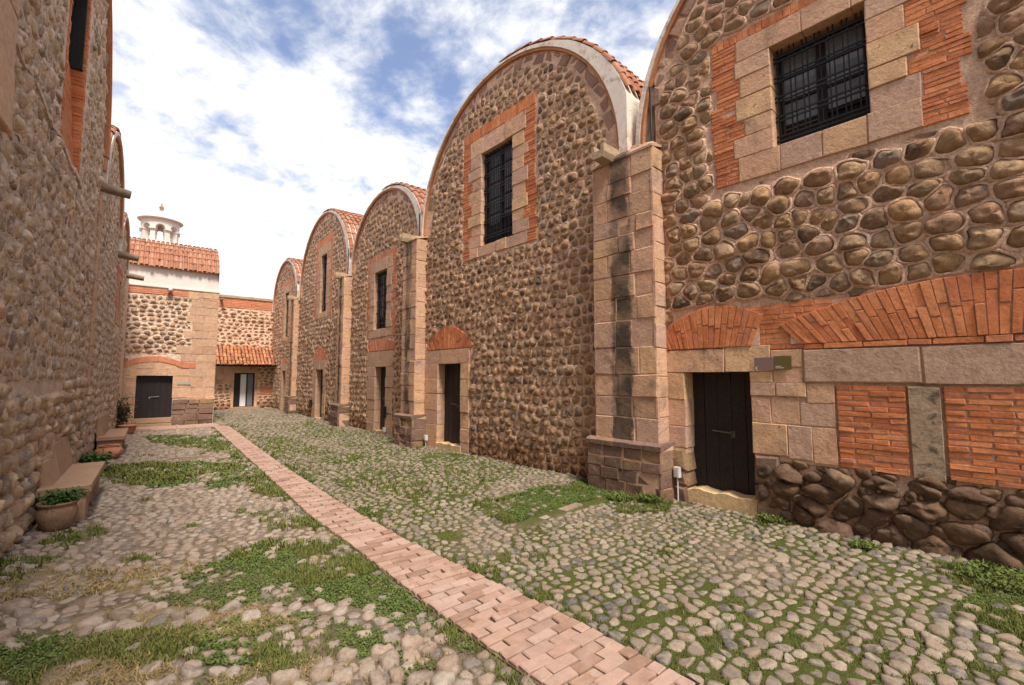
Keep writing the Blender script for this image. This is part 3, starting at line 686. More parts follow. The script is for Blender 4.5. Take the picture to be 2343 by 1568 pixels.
# ---------------------------------------------------------------- right row, nearest warehouse
F1 = right_frame(6.235, 2.71, -.07)
b1 = thing('stone_warehouse', 'nearest stone warehouse with large grilled window, brick arches and brick panels low down', 'building', (6.3, .9, 0), 'arched stone warehouses on the right')
def build_b1():
    fr = F1; c, hw, z0, rise = .95, 3.28, 5.5, 3.3; top = arch_fns(c, hw, z0, rise)
    door = (2.70, 3.60, .19, 1.86); win = (1.29, 2.29, 4.82, 6.2)
    arcA = lambda u: 2.80-.5*(u-3.12)**2; arcB = lambda u: 2.83-.11*(u-.5)**2
    def lowtop(u):
        a = np.where((u > 2.35) & (u < 3.95), 2.80-.5*(u-3.12)**2, 0); b = np.where(u < 2.3, 2.83-.11*(u-.5)**2, 0); m = np.where((u > 1.6) & (u < 2.9), 2.74, 0)
        return np.maximum(np.maximum(a, b), m)+.02
    wex = rects_ex((.42, 3.09, 4.42, 6.66))
    ein = ell_in(c, hw, z0, rise, .28)
    al = lambda u, v: (v > lowtop(u)) & wex(u, v) & ein(u, v) & (u < 3.93)
    # loose zone of the wall
    def extra(mb):
        U, V = seeds_rows(-1.2, 2.7, -.05, .8, .34, .20, jit=.24)
        a2 = lambda u, v: (v < .76+.03*np.sin(u*9)) & (u < 2.66) & (v > -.1)
        stones(mb, fr, U, V, a2, gap=.008, hgt=(.05, .11), seg=20, rings=((1.0, -.2), (.96, .3), (.84, .66), (.62, .9), (.32, 1.0)), asp=1.3, mat=5, rmax=.22, rough=.12, tilt=.28)
        U, V = seeds_rows(-1.2, 2.7, -.05, .8, .2, .16, jit=.3)
        stones(mb, fr, U, V, a2, gap=.01, hgt=(.03, .07), seg=12, asp=1.2, mat=5, rmax=.09, rough=.12)
    bulk(b1, fr, -2.6, 3.98, top, [(2.66, 3.64, -.15, 1.9), (1.27, 2.31, 4.8, 6.22)], al, .26, .205, hgt=(.06, .10), wstone=-.024, gap=.006, seg=20,
         rings=((1.0, -.25), (.965, .22), (.87, .58), (.68, .86), (.36, 1.0)), ringpar=(c, hw, z0, rise), extra=extra, asp=1.2, rmax=.2, mats=[M['mortar'], M['river'], M['purple'], M['ashlar'], M['joint'], M['river_big']], step=.12)
    # dressed stone round the door
    mb = MB(); Q = []
    Q += tile(3.60, 3.96, .75, 1.86, .37, .36)+[quad(3.02, 3.96, 1.86, 2.19), quad(2.44, 3.02, 1.86, 2.21)]
    Q += [quad(2.42, 2.7, 1.72, 1.86), quad(2.08, 2.42, 1.72, 1.92), quad(2.42, 2.44, 1.86, 2.13)][:2]+[quad(2.08, 2.44, 1.92, 2.14)]
    Q += [quad(2.40, 2.7, 1.55, 1.72), quad(2.06, 2.40, 1.55, 1.72), quad(1.77, 2.06, 1.48, 1.72)]
    Q += [quad(2.46, 2.7, 1.2, 1.55), quad(2.14, 2.46, 1.2, 1.55), quad(1.77, 2.14, 1.2, 1.48), quad(2.06, 2.14, 1.48, 1.55)][:3]
    Q += [quad(2.28, 2.7, .80, 1.2), quad(2.02, 2.28, .78, 1.2), quad(1.77, 2.02, .76, 1.2)]
    blocks(mb, fr, Q, .035, .42, .007, 0, .004, .004)
    fbox(mb, fr, 3.62, 3.95, .0, 2.18, -.3, .02, 1); fbox(mb, fr, 1.78, 2.68, .74, 2.12, -.3, .02, 1); fbox(mb, fr, 2.5, 3.9, 1.9, 2.17, -.3, .019, 1)
    mb.build('door_surround', [M['ashlar'], M['joint']], b1)
    for Q in (tile(3.60, 3.96, -.05, .75, .28, .36), [quad(2.42, 2.7, .42, .80), quad(2.3, 2.7, -.05, .42)]):
        mb = MB(); blocks(mb, fr, Q, .05, .42, .03, 0, .02, .02); mb.build('base_block', [M['plinth']], b1)
    mb = MB(); Q = [quad(1.0, 2.08, 1.73, 2.13), quad(-.25, 1.0, 1.72, 2.12), quad(-1.5, -.25, 1.72, 2.12), quad(-2.5, -1.5, 1.72, 2.12)]
    blocks(mb, fr, Q, .045, .05, .012, 0, .004, .003); fbox(mb, fr, -2.5, 2.07, 1.73, 2.12, -.05, .03, 1); mb.build('stone_band', [M['mauve'], M['joint']], b1)
    for (a, b) in ((1.14, 1.76), (-1.4, .85)):
        mb = MB(); blocks(mb, fr, tile(a, b, .75, 1.70, .058, .31, .006, regular=True), .036, .04, .005, 0, .0035, .004); fbox(mb, fr, a+.01, b-.01, .76, 1.70, -.05, .022, 1); mb.build('brick_panel', [M['brick'], M['brickjoint']], b1)
    mb = MB(); blocks(mb, fr, [quad(.87, 1.12, .72, 1.70)], .045, .05, .012); mb.build('stone_post', [M['plinth_olive']], b1)
    # brick arches over the door and the blocked opening
    mb = MB(); blocks(mb, fr, tile(1.5, 3.0, 2.15, 2.735, .062, .26, .005), .022, .03, .004, 0, .002, .003); fbox(mb, fr, 1.5, 3.0, 2.16, 2.72, -.05, .012, 1); mb.build('brick_infill', [M['brick'], M['brickjoint']], b1)
    brick_arch(b1, fr, 2.66, 3.86, 2.20, 0, 0, 1.5, .072, vf=arcA, proud=.044)
    o = brick_arch(b1, fr, -1.1, 2.10, 2.20, 0, 0, 1.9, .072, vf=arcB, proud=.046)
    mb = MB(); blocks(mb, fr, tile(-1.1, 2.06, 2.135, 2.20, .06, .3, .004), .046, .04, .004, 0, .002, .003); mb.build('brick_course', [M['brick'], M['brickjoint']], b1)
    window_set(b1, fr, win, (.87, 2.72, 4.48, 6.5), (.50, 3.05, 4.45, 6.64), course=.34, nv=7, nh=5, brick_h=.055)
    door_set(b1, fr, door, recess=.24, step=(2.62, 3.66, .19, .03))
    vault_roof(b1, fr, c, hw, z0, rise, uv_off=.3)
    buttress(b1, Frame((5.99, 4.4), 4.4, (-.065, 1), (-1, -.065)), 3.86, 5.0, 5.36, .20, w_back=-.2, ch=.36)
M['plinth_olive'] = material('stone_post', [(.30, .21, .135), (.38, .27, .18)], .9, 5, .3, .8, 35, island=False, dark=[(6, .55, .08, (.05, .04, .03), .8)])
build_b1()

# ---------------------------------------------------------------- right row, the four warehouses behind
def right_house(root, fr, arch, urange, win, sur, brk, door, dout, lint, archk, su, sv, pier=None, seg=12, rings=None, hgt=(.04, .07), gap=.010, wbase=-.022, mA='ashlar', mB='brick', bw=.07, course=.3, nv=8, nh=6, front=0., step=True, brick_h=.075, double=True):
    c, hw, z0, rise = arch; top = arch_fns(c, hw, z0, rise)
    (bu0, bu1, bvin, bpk, bk, bfoc) = archk; bm = (bu0+bu1)/2
    ex = rects_ex((brk[0]-.02, brk[1]+.02, sur[2]-.01, brk[3]+.01), (dout[0], dout[1], -.2, lint))
    ein = ell_in(c, hw, z0, rise, .27)
    al = lambda u, v: ex(u, v) & ein(u, v) & ~((u > bu0-.08) & (u < bu1+.08) & (v > bvin-.15) & (v < bpk-bk*(u-bm)**2+.02)) & (u > urange[0]) & (u < urange[1]) & (v > -.1)
    bulk(root, fr, urange[0], urange[1], top, [(door[0]-.04, door[1]+.04, -.15, door[3]+.04), (win[0]-.02, win[1]+.02, win[2]-.02, win[3]+.02)], al, su, sv, hgt=hgt, gap=gap, seg=seg, ringpar=arch, rings=rings, asp=1.15, rmax=.17, wstone=wbase)
    window_set(root, fr, win, sur, brk, course=course, matA=mA, matB=mB, nv=nv, nh=nh, brick_h=brick_h, double=double, wd=.15)
    surround_door(root, fr, door, dout, lint, mat=mA)
    brick_arch(root, fr, bu0, bu1, bvin, bpk, bk, bfoc, bw, mat=mB)
    door_set(root, fr, door, recess=.19, step=(door[0]-.04, door[1]+.04, door[2], .05) if step else None)
    vault_roof(root, fr, c, hw, z0, rise, front=front)
    if pier: buttress(root, fr, *pier)

F2 = right_frame(5.71, 8.957, -.065)
b2 = thing('stone_warehouse', 'tall gabled stone warehouse just past the near buttress, tile roof edge above its white rim', 'building', (6.0, 7.6, 0), 'arched stone warehouses on the right')
right_house(b2, F2, (7.65, 3.12, 5.6, 3.13), (4.2, 11.0), (7.25, 8.31, 4.79, 6.97), (6.82, 8.74, 4.54, 7.38), (6.55, 9.0, 4.5, 7.64), (9.06, 10.03, .17, 2.11), (8.72, 10.62), 2.46,
            (8.66, 10.52, 2.48, 3.04, .5, .9), .175, .175, pier=(10.64, 11.36, 5.45, .33, 0, .82, .12), seg=14, brick_h=.06, rings=((1.0, -.25), (.95, .3), (.78, .75), (.42, 1.0)), gap=.0085, hgt=(.045, .075), wbase=-.024)
FA = right_frame(5.71, 8.957, -.0147)
b3 = thing('stone_warehouse', 'low gabled stone warehouse whose brick bordered window sits right above its door', 'building', (5.7, 13.8, 0), 'arched stone warehouses on the right')
right_house(b3, FA, (13.8, 2.62, 5.6, 2.2), (11.0, 16.6), (13.38, 14.33, 3.33, 5.22), (12.95, 14.72, 3.06, 5.62), (12.72, 14.92, 2.98, 5.78), (13.3, 14.12, .1, 2.11), (12.8, 14.72), 2.6,
            (12.78, 14.75, 2.62, 3.0, .12, 1.2), .19, .18, pier=(16.41, 17.02, 5.45, .32, 0, .82, .12), seg=10, rings=((1.0, -.25), (.85, .6), (.45, 1.0)), mA='ashlar_far', mB='brick_far', bw=.09, nv=6, nh=5, brick_h=.09, double=False)
b4 = thing('stone_warehouse', 'fourth stone warehouse on the right, tall gable with narrow window high above its door', 'building', (5.6, 20.1, 0), 'arched stone warehouses on the right')
right_house(b4, FA, (20.15, 3.35, 5.65, 3.2), (16.6, 23.7), (19.5, 20.3, 4.55, 7.05), (19.05, 20.75, 4.3, 7.5), (18.75, 21.05, 4.25, 7.8), (19.55, 20.5, .05, 2.1), (19.2, 21.0), 2.5,
            (19.1, 21.1, 2.5, 3.05, .45, 1.0), .21, .19, pier=(23.6, 24.25, 5.6, .26, 0, .86, .12), seg=8, rings=((1.0, -.25), (.8, .7)), mA='ashlar_far', mB='brick_far', bw=.11, nv=5, nh=4, brick_h=.11, double=False)
b5 = thing('stone_warehouse', 'farthest and smallest stone warehouse on the right, touching the back wall', 'building', (5.5, 26.7, 0), 'arched stone warehouses on the right')
right_house(b5, FA, (26.7, 2.6, 5.7, 2.4), (23.7, 29.5), (25.8, 26.6, 3.9, 6.3), (25.4, 27.0, 3.7, 6.7), (25.2, 27.2, 3.65, 6.95), (25.9, 26.6, .05, 2.1), (25.6, 26.9), 2.5,
            (25.6, 26.9, 2.5, 2.8, .45, 1.0), .23, .2, seg=8, rings=((1.0, -.25), (.8, .7)), mA='ashlar_far', mB='brick_far', bw=.12, nv=4, nh=3, brick_h=.13, step=False, double=False)
# thin black pipes in the valleys between the gables
for root, fr, u, z1, z0 in ((b1, F1, 3.96, 6.5, 5.45), (b2, FA, 10.98, 6.35, 5.5), (b3, FA, 16.52, 6.6, 5.5), (b4, FA, 23.72, 6.4, 5.6)):
    mb = MB(); mb.tube([tuple(fr(u+.02, z1, .0)), tuple(fr(u+.02, z1-.08, .15)), tuple(fr(u, z0, .16))], .018, 8); mb.build('down_pipe', M['iron'], root)

# ---------------------------------------------------------------- left row
FL = left_frame(-1.10, 6.73, .019)
LM = [M['mortar_left'], M['river_left'], M['purple'], M['ashlar_far'], M['joint']]
def left_house(root, arch, urange, ex, su, sv, opens=(), seg=10, rings=None, gap=.03, hgt=(.02, .05), tiles=True, extra=None, spout=None, rmax=.2, wbase=-.022, strip=None, keepfn=None, rim='white'):
    c, hw, z0, rise = arch; top = arch_fns(c, hw, z0, rise); e = rects_ex(*ex); ein = ell_in(c, hw, z0, rise, .1)
    al = lambda u, v: e(u, v) & ein(u, v) & (u > urange[0]) & (u < urange[1]) & (v > -.1)
    bulk(root, FL, urange[0], urange[1], top, list(opens), al, su, sv, hgt=hgt, gap=gap, seg=seg, mats=LM, rings=rings, extra=extra, asp=1.1, rmax=rmax, keepfn=keepfn, step=.12, wstone=wbase)
    vault_roof(root, FL, c, hw, z0, rise, near=-1, wide=.25, rim=rim)
    if spout:
        u, z = spout; mb = MB(); a = np.array(FL(u, z, -.1)); b = np.array(FL(u, z-.07, .46)); mb.tube([tuple(a), tuple(a*.5+b*.5), tuple(b)], [.10, .095, .085], 10)
        mb.build('water_spout', M['spout'], root)
l0 = thing('stone_storehouse', 'nearest left stone building, only its pale dressed corner showing at upper left', 'building', (-1.2, 1.5, 0), 'stone storehouses on the left')
def l0x(mb): blocks(mb, FL, tile(4.3, 5.66, 3.9, 6.4, .5, .6, .005), .05, .05, .012, 3, .004, .006)
left_house(l0, (1.2, 3.6, 5.7, 3.6), (-2.6, 4.9), [(4.2, 5.7, 3.9, 6.5)], .21, .18, gap=.022, extra=l0x, seg=12)
l1 = thing('stone_storehouse', 'tall stone building on the left with a deep brick lined niche and rough mortar', 'building', (-1.1, 8.4, 0), 'stone storehouses on the left')
def l1x(mb):
    U, V = seeds_rows(4.9, 12.1, -.05, 1.9, .24, .19, jit=.15)
    stones(mb, FL, U, V, lambda u, v: (u > 4.9) & (u < 12.1) & (v < 1.75+.5*(vnoise(u, v, .9, 3)-.5)), gap=.012, hgt=(.035, .08), seg=14, rings=((1.0, -.2), (.94, .35), (.76, .78), (.42, 1.0)), asp=1.15, mat=1, rmax=.2, rough=.1)
    blocks(mb, FL, tile(11.78, 12.1, 1.7, 5.4, .4, .3, .004), .045, .05, .01, 3, .003, .003)
left_house(l1, (8.4, 3.7, 5.7, 4.1), (4.9, 12.1), [(7.8, 9.6, 4.78, 7.8), (4.2, 5.7, 3.9, 6.5), (11.76, 12.2, 1.6, 5.5), (4.2, 13, -.2, 1.75)],   .225, .20, opens=[(7.95, 9.37, 4.85, 7.85)], gap=.014, hgt=(.035, .065), seg=14,
           rings=((1.0, -.3), (.93, .3), (.74, .8), (.4, 1.0)), extra=l1x, spout=(12.0, 5.62), rim='brick_far')
def niche():
    mb = MB(); fr = FL
    for a, b in ((7.9, 8.0), (9.3, 9.42)): blocks(mb, fr, tile(a, b, 4.85, 7.8, .07, .12, .003), .012, .5, .004, 0, .002, .003)
    # sloping brick sill rising to the window
    n = 26; vs = np.linspace(4.9, 6.55, n); ws = np.linspace(-.03, -.16, n)
    for i in range(n-1):
        for k in range(5):
            a = 8.0+1.3*k/5+(.06 if i % 2 else 0); b = min(8.0+1.3*(k+1)/5+(.06 if i % 2 else 0), 9.3); a = a if k else 8.0
            V = fr([a+.004, b-.004, b-.004, a+.004]*2, [vs[i]+.004, vs[i]+.004, vs[i+1]-.004, vs[i+1]-.004]*2, [ws[i]]*2+[ws[i+1]]*2+[ws[i]-.03]*2+[ws[i+1]-.03]*2)
            mb.add(V, [(0, 1, 2, 3), (0, 1, 5, 4), (1, 2, 6, 5), (2, 3, 7, 6), (3, 0, 4, 7)])
    V = fr([8., 9.3, 9.3, 8.], [4.9, 4.9, 6.55, 6.55], [-.045, -.045, -.175, -.175]); mb.add(V, [(0, 1, 2, 3)], 1)
    blocks(mb, fr, tile(8.0, 9.3, 4.80, 4.88, .07, .22, .003), .012, .3, .004, 0, .002, .003)
    mb.build('brick_niche', [M['brick'], M['brickjoint']], l1)
    mb = MB(); fbox(mb, fr, 7.98, 9.32, 6.5, 7.85, -.5, -.45); fbox(mb, fr, 9.24, 9.30, 6.5, 7.85, -.44, -.02); fbox(mb, fr, 8.0, 8.06, 6.5, 7.85, -.44, -.02); fbox(mb, fr, 8.0, 9.3, 6.5, 6.54, -.44, -.15); mb.build('window', M['door'], l1)
    # long horizontal ledge of rough mortar
    mb = MB(); us = np.linspace(5.5, 9.6, 60); mb2 = [(u, 4.76+.03*math.sin(u*5)+RNG.normal(0, .012)) for u in us]; mb3 = [(u, v+.05+RNG.normal(0, .012)) for u, v in mb2]
    ring(mb, FL, mb2, mb3, -.02, .035); mb.build('mortar_ledge', M['mortar_left'], l1)
niche()
l2 = thing('stone_storehouse', 'left stone building whose small round gable shows just past the tall brick niche building', 'building', (-1.0, 14.2, 0), 'stone storehouses on the left')
left_house(l2, (14.2, 2.05, 5.45, 2.05), (12.1, 16.3), [], .22, .19, hgt=(.035, .065), gap=.014, seg=8, rings=((1.0, -.3), (.8, .7)), spout=(16.1, 5.15))
l3 = thing('stone_storehouse', 'farthest stone building on the left, with a narrow brick bordered window, next to the chapel', 'building', (-.95, 18, 0), 'stone storehouses on the left')
def l3x(mb): pass
left_house(l3, (17.7, 1.4, 5.3, 1.25), (16.3, 20.9), [(16.5, 18.2, 3.1, 5.0)], .22, .19, opens=[(17.0, 17.6, 3.4, 4.6)], hgt=(.035, .065), gap=.014, seg=8, rings=((1.0, -.3), (.8, .7)), spout=(19.6, 5.2))
window_set(l3, FL, (17.02, 17.58, 3.42, 4.58), (16.8, 17.8, 3.3, 4.75), (16.5, 18.1, 3.2, 4.95), matA='ashlar_far', matB='brick_far', panes=False, nv=3, nh=3, brick_h=.12, double=False)

# ---------------------------------------------------------------- chapel at the end of the court
FC = Frame((0, 21.0), 0, (1, 0), (0, -1))
ch = thing('chapel_building', 'stone chapel end wall with dark square door, tiled roof and white lantern on top', 'building', (.4, 21, 0))
def chapel():
    fr = FC; door = (-.46, .58, .30, 1.83)
    def jag(v): return .98+.13*np.sin(np.floor(v/.3)*2.7)-(v < 3)*.25
    al = lambda u, v: (u < jag(v)) & (v > 2.36) & (v < 4.82) & (u > -1.1) & ~((v < 2.62) & (u > -.7) & (u < 1.2))
    def ex(mb):
        Q = []; v = 2.36
        while v < 4.84:
            h = .3; a = float(jag(np.array(v+.15))); Q += tile(a, 1.9, v, min(v+h, 5.1), h, .38, .004); v += h
        Q += tile(.92, 1.9, 4.84, 5.1, .26, .45)
        Q += tile(-1.1, door[0], .0, 2.12, .36, .4)+tile(door[1], 1.9, 1.0, 2.12, .36, .42)+tile(-1.1, 1.25, 2.12-.29, 2.34, .29, .55)+tile(1.25, 1.9, 2.1, 2.36, .26, .33)
        Q = [q for q in Q if not (min(p[0] for p in q) < door[1]-.05 and max(p[0] for p in q) > door[0]+.05 and min(p[1] for p in q) < door[3]-.03)]
        blocks(mb, fr, Q, .02, .3, .006, 3, .003, .004)
        blocks(mb, fr, tile(door[1]+.02, 1.88, -.05, .95, .22, .38), .07, .1, .014, 5, .006, .012)
        blocks(mb, fr, tile(1.05, 1.93, .92, 1.02, .1, .4), .085, .1, .01, 3, .004, .004)
    bulk(ch, fr, -1.3, 1.9, lambda u: 5.12, [(door[0]-.02, door[1]+.02, -.15, door[3]+.02)], al, .24, .16, hgt=(.03, .06), gap=.018, seg=10, rings=((1.0, -.3), (.85, .6), (.45, 1.0)), extra=ex, asp=1.35, zmax=5, th=.6, rmax=.14,
         mats=[M['mortar_left'], M['river'], M['purple'], M['ashlar_far'], M['joint'], M['plinth']])
    mb = MB(); fbox(mb, fr, 1.5, 1.9, -.1, 5.1, -4.0, -.55); mb.build('side_wall', M['mortar_left'], ch)
    mb = MB(); blocks(mb, fr, tile(-1.1, .92, 4.84, 5.03, .065, .28, .004), .03, .04, .004, 0, .002, .003); mb.build('brick_band', M['brick_far'], ch)
    # brick arch with flat feet
    mb = MB(); Q = []
    def lo(u): return 2.12 if u > .85 or u < -.8 else 2.12+.22*(1-((u-.02)/.83)**2)
    n = 34
    for i in range(n):
        a = -.95+2.2*i/n; b = -.95+2.2*(i+1)/n; m = (a+b)/2; l_ = lo(m); Q.append(quad(a, b, l_, l_+.215, .003))
    blocks(mb, fr, Q, .04, .05, .004, 0, .001, .002); mb.build('brick_arch', M['brick_far'], ch)
    door_set(ch, fr, door, recess=.16, planks=6)
    mb = MB(); blocks(mb, fr, [quad(-.52, .62, .12, .30)], .12, .3, .012); blocks(mb, fr, [quad(-.5, .62, -.03, .11)], .32, .1, .012); mb.build('door_step', M['bench'], ch)
    # whitewashed parapet band
    mb = MB(); fbox(mb, fr, -1.5, 1.88, 5.13, 5.9, -1.9, .0); fbox(mb, fr, -1.5, 1.92, 5.10, 5.15, -.6, .05); fbox(mb, fr, 1.7, 1.88, 5.9, 6.2, -3.5, -.25); mb.build('parapet', M['white_clean'], ch)
    # tiled barrel roof, ridge along x
    mb = MB(); P = [(0, 22.9, 7.22), (0, 22.3, 7.12), (0, 21.7, 6.82), (0, 21.2, 6.33), (0, 20.88, 5.88)]
    tiles_on_curve(mb, [(-1.4, y, z) for _, y, z in P], (1, 0, 0), 23, .146, r=.060, length=.42, rng=RNG)
    V = []; 
    for x in (-1.5, 1.86): V += [(x, y, z-.045) for _, y, z in P]+[(x, 24.9, 6.4), (x, 24.9, 5.6), (x, 21.0, 5.6)]
    k = 8; mb.add(V, [(i, i+1, k+i+1, k+i) for i in range(k-1)]); mb.add(V, [(k, k+1, k+2, k+3), (k, k+3, k+4, k+7), (k+4, k+5, k+6, k+7)][:2]); mb.build('roof', M['tile'], ch)
    # lantern
    c = (-.05, 24.2, 0); lb = MB(); R0, R1 = .66, .50; zb = 7.0; zs = 8.0
    lb.lathe([(0.78, zb), (.78, zb+.42), (.72, zb+.46), (.0, zb+.46)], c, 32)
    nb = 8; seg = 64
    def arcwall(a0, a1, z0f, z1f, ri, ro, mat=0, n=8):
        A = np.linspace(a0, a1, n+1); V = []
        for a in A:
            for r, z in ((ro, z0f(a)), (ro, z1f(a)), (ri, z1f(a)), (ri, z0f(a))): V.append((c[0]+r*math.cos(a), c[1]+r*math.sin(a), z))
        F = [(i*4+k, i*4+(k+1) % 4, i*4+4+(k+1) % 4, i*4+4+k) for i in range(n) for k in range(4)]+[(0, 1, 2, 3), (n*4, n*4+1, n*4+2, n*4+3)]
        lb.add(V, F, mat)
    half = math.radians(15)
    for k in range(nb):
        a = math.radians(-90)+k*2*math.pi/nb          # opening centre
        arcwall(a+half, a+2*math.pi/nb-half, lambda t: zb+.46, lambda t: 8.02, .42, .66)
        arcwall(a+half-.03, a+2*math.pi/nb-half+.03, lambda t: 7.96, lambda t: 8.03, .40, .72)
        arcwall(a-half, a+half, lambda t, a=a: 8.02+.18*math.sqrt(max(0, 1-((t-a)/half)**2)), lambda t: 8.42, .42, .66, n=10)
        arcwall(a+half, a+2*math.pi/nb-half, lambda t: 8.03, lambda t: 8.42, .42, .66)
    lo_ = lb.build('lantern', M['white_clean'], ch)
    db = MB(); db.lathe([(.42, 8.40), (.76, 8.42), (.80, 8.46), (.76, 8.50), (.70, 8.53), (.60, 8.64), (.45, 8.76), (.26, 8.86), (.10, 8.90), (0, 8.91)], c, 36); db.build('dome', M['white_clean'], lo_)
    fb = MB(); fb.lathe([(.0, 8.89), (.09, 8.90), (.10, 8.95), (.05, 8.99), (.09, 9.06), (.08, 9.12), (.03, 9.16), (.02, 9.26), (0, 9.28)], c, 14); fb.build('finial', M['purple'], lo_)
    wl = MB(); wl.lathe([(.03, .10), (.05, .08), (.10, -.02), (.0, -.02)], (.36, 20.86, 5.0), 12); wl.tube([(.36, 21, 5.12), (.36, 20.86, 5.12), (.36, 20.86, 5.08)], .015, 6); wl.build('wall_lamp', M['plastic'], ch)
chapel()
mb = MB(); fbox(mb, FC, .72, 1.12, 1.50, 1.60, .025, .05); s_ = mb.build('name_plate', plain('grey_green_plate', (.33, .34, .28), .6)); tag(s_, 'small grey green plate on the stones right of the chapel door', 'sign')

# ---------------------------------------------------------------- back wall with lean-to
FB = Frame((0, 29.4), 0, (1, 0), (0, -1))
bk = thing('back_building', 'low stone building closing the court, with brick strip on top and tiled lean-to', 'building', (4, 29.4, 0))
def back():
    fr = FB; al = lambda u, v: (v > 3.4) & (v < 5.6) & (u > .5) & (u < 5.9)
    U = None
    bulk(bk, fr, 1.6, 6.0, lambda u: 6.33, [], al, .30, .19, hgt=(.03, .07), gap=.03, seg=9, rings=((1.0, -.3), (.8, .7)), zmax=6, asp=1.45, rmax=.14)
    mb = MB(); blocks(mb, fr, tile(1.6, 5.8, 5.68, 6.22, .09, .3, .005), .03, .04, .004, 0, .003, .004); mb.build('brick_band', [M['brick_far']], bk)
    mb = MB(); ring(mb, fr, [(u, 6.22+.0*u) for u in np.linspace(1.6, 5.8, 20)], [(u, 6.36+RNG.normal(0, .012)) for u in np.linspace(1.6, 5.8, 20)], -.6, .08); mb.build('coping', M['spoutstone'], bk)
    mb = MB(); mb.tube([tuple(fr(2.75, 6.08, 0)), tuple(fr(2.85, 6.05, .45))], .07, 8); mb.build('water_spout', M['spout'], bk)
    # lower wall under the lean-to
    lf = Frame((0, 29.0), 0, (1, 0), (0, -1)); door = (3.52, 4.52, .12, 2.0)
    al2 = lambda u, v: (v < 2.6) & (v > -.1) & ~((u > 3.4) & (u < 4.65) & (v < 2.4)) & ~((u > 4.75) & (u < 5.5) & (v > .75) & (v < 1.2)) & ~((v > 1.4) & (u < 3.5))
    def ex2(mb):
        blocks(mb, lf, tile(1.8, 3.4, 1.4, 2.5, .3, .5)+tile(3.38, 3.52, 0, 2.0, .35, .2)+tile(4.52, 4.66, 0, 2.0, .35, .2)+tile(3.38, 4.66, 2.0, 2.35, .35, .6), .02, .2, .008, 3)
        blocks(mb, lf, tile(4.78, 5.48, .78, 1.18, .08, .22), .03, .03, .005, 5)
    bulk(bk, lf, 1.8, 6.0, lambda u: 2.6, [(3.5, 4.54, -.15, 2.02)], al2, .26, .17, hgt=(.03, .06), gap=.02, seg=8, rings=((1.0, -.3), (.8, .7)), zmax=2.6, asp=1.4, rmax=.13, th=.3, name='lower_wall', extra=ex2,
         mats=[M['mortar'], M['river'], M['purple'], M['ashlar'], M['joint'], M['brick_far']])
    rb = MB(); P = [(2.3, 29.45, 3.52), (2.3, 28.7, 2.95), (2.3, 28.0, 2.44)]
    tiles_on_curve(rb, P, (1, 0, 0), 21, .175, r=.08, length=.36)
    V = [(x, y, z-.02+d) for d in (-.05, 0) for x in (2.2, 5.95) for y, z in ((29.45, 3.5), (28.02, 2.42))]
    rb.add(V, [(0, 1, 3, 2), (4, 5, 7, 6), (1, 3, 7, 5), (0, 2, 6, 4), (2, 3, 7, 6), (0, 1, 5, 4)], 1); rb.build('lean_to_roof', [M['tile_old'], M['wood']], bk)
    d = MB(); w = -.1
    for a, b, c_, e in ((3.52, 3.60, .12, 2.0), (4.44, 4.52, .12, 2.0), (3.6, 4.44, 1.93, 2.0)): fbox(d, lf, a, b, c_, e, w-.05, w+.02)
    fbox(d, lf, 3.5, 3.82, .1, 2.0, w-.09, w-.03); fbox(d, lf, 4.14, 4.18, .12, 1.95, w-.05, w+.01); fbox(d, lf, 3.5, 4.54, .1, 2.0, w-.2, w-.15)
    do = d.build('door', M['door'], bk)
    g = MB(); fbox(g, lf, 4.18, 4.44, .16, 1.93, w-.03, w-.02); g.build('pane', M['glass'], do)
    cu = MB(); us = np.linspace(3.84, 4.12, 25); ring(cu, lf, [(u, .15) for u in us], [(u, 1.95) for u in us], w-.075, w-.06)
    cu.build('curtain', M['curtain'], do)
    st = MB(); fbox(st, lf, 3.4, 4.7, -.1, .12, -.2, .25); st.build('door_step', M['bench'], bk)
    for u in (3.66, 4.40):
        m_ = MB(); m_.lathe([(.0, .05), (.05, .04), (.06, -.03), (0, -.05)], tuple(lf(u, 2.2, .09)), 10); m_.tube([tuple(lf(u, 2.2, 0)), tuple(lf(u, 2.2, .09))], .02, 6); m_.build('wall_lamp', M['plastic'], bk)
back()

# ================================================================ ground
GF = GroundFrame()
LX = ([.0, 1.5, 2.05, 3.16, 4.6, 6.3, 10.5, 18.9, 19.6], [1.98, 1.90, 1.86, 1.79, 1.74, 1.67, 1.72, 1.76, 1.76])
RX = ([.0, 1.48, 2.3, 3.2, 4.66, 6.0, 9.9, 18.5, 19.6], [2.66, 2.58, 2.54, 2.44, 2.27, 2.19, 2.14, 2.24, 2.25])
pL = lambda y: np.interp(y, *LX); pR = lambda y: np.interp(y, *RX)
DR = [gp(1195, 1205), gp(1235, 1187), gp(1330, 1158), gp(1400, 1140), gp(1490, 1128)]      # stone drain channel
def dist_line(x, y, P):
    d = np.full(np.shape(x), 9.0)
    for (x0, y0), (x1, y1) in zip(P[:-1], P[1:]):
        L2 = (x1-x0)**2+(y1-y0)**2; t = np.clip(((x-x0)*(x1-x0)+(y-y0)*(y1-y0))/L2, 0, 1)
        d = np.minimum(d, np.hypot(x-x0-t*(x1-x0), y-y0-t*(y1-y0)))
    return d
PW = lambda P: [gp(*p) for p in P]
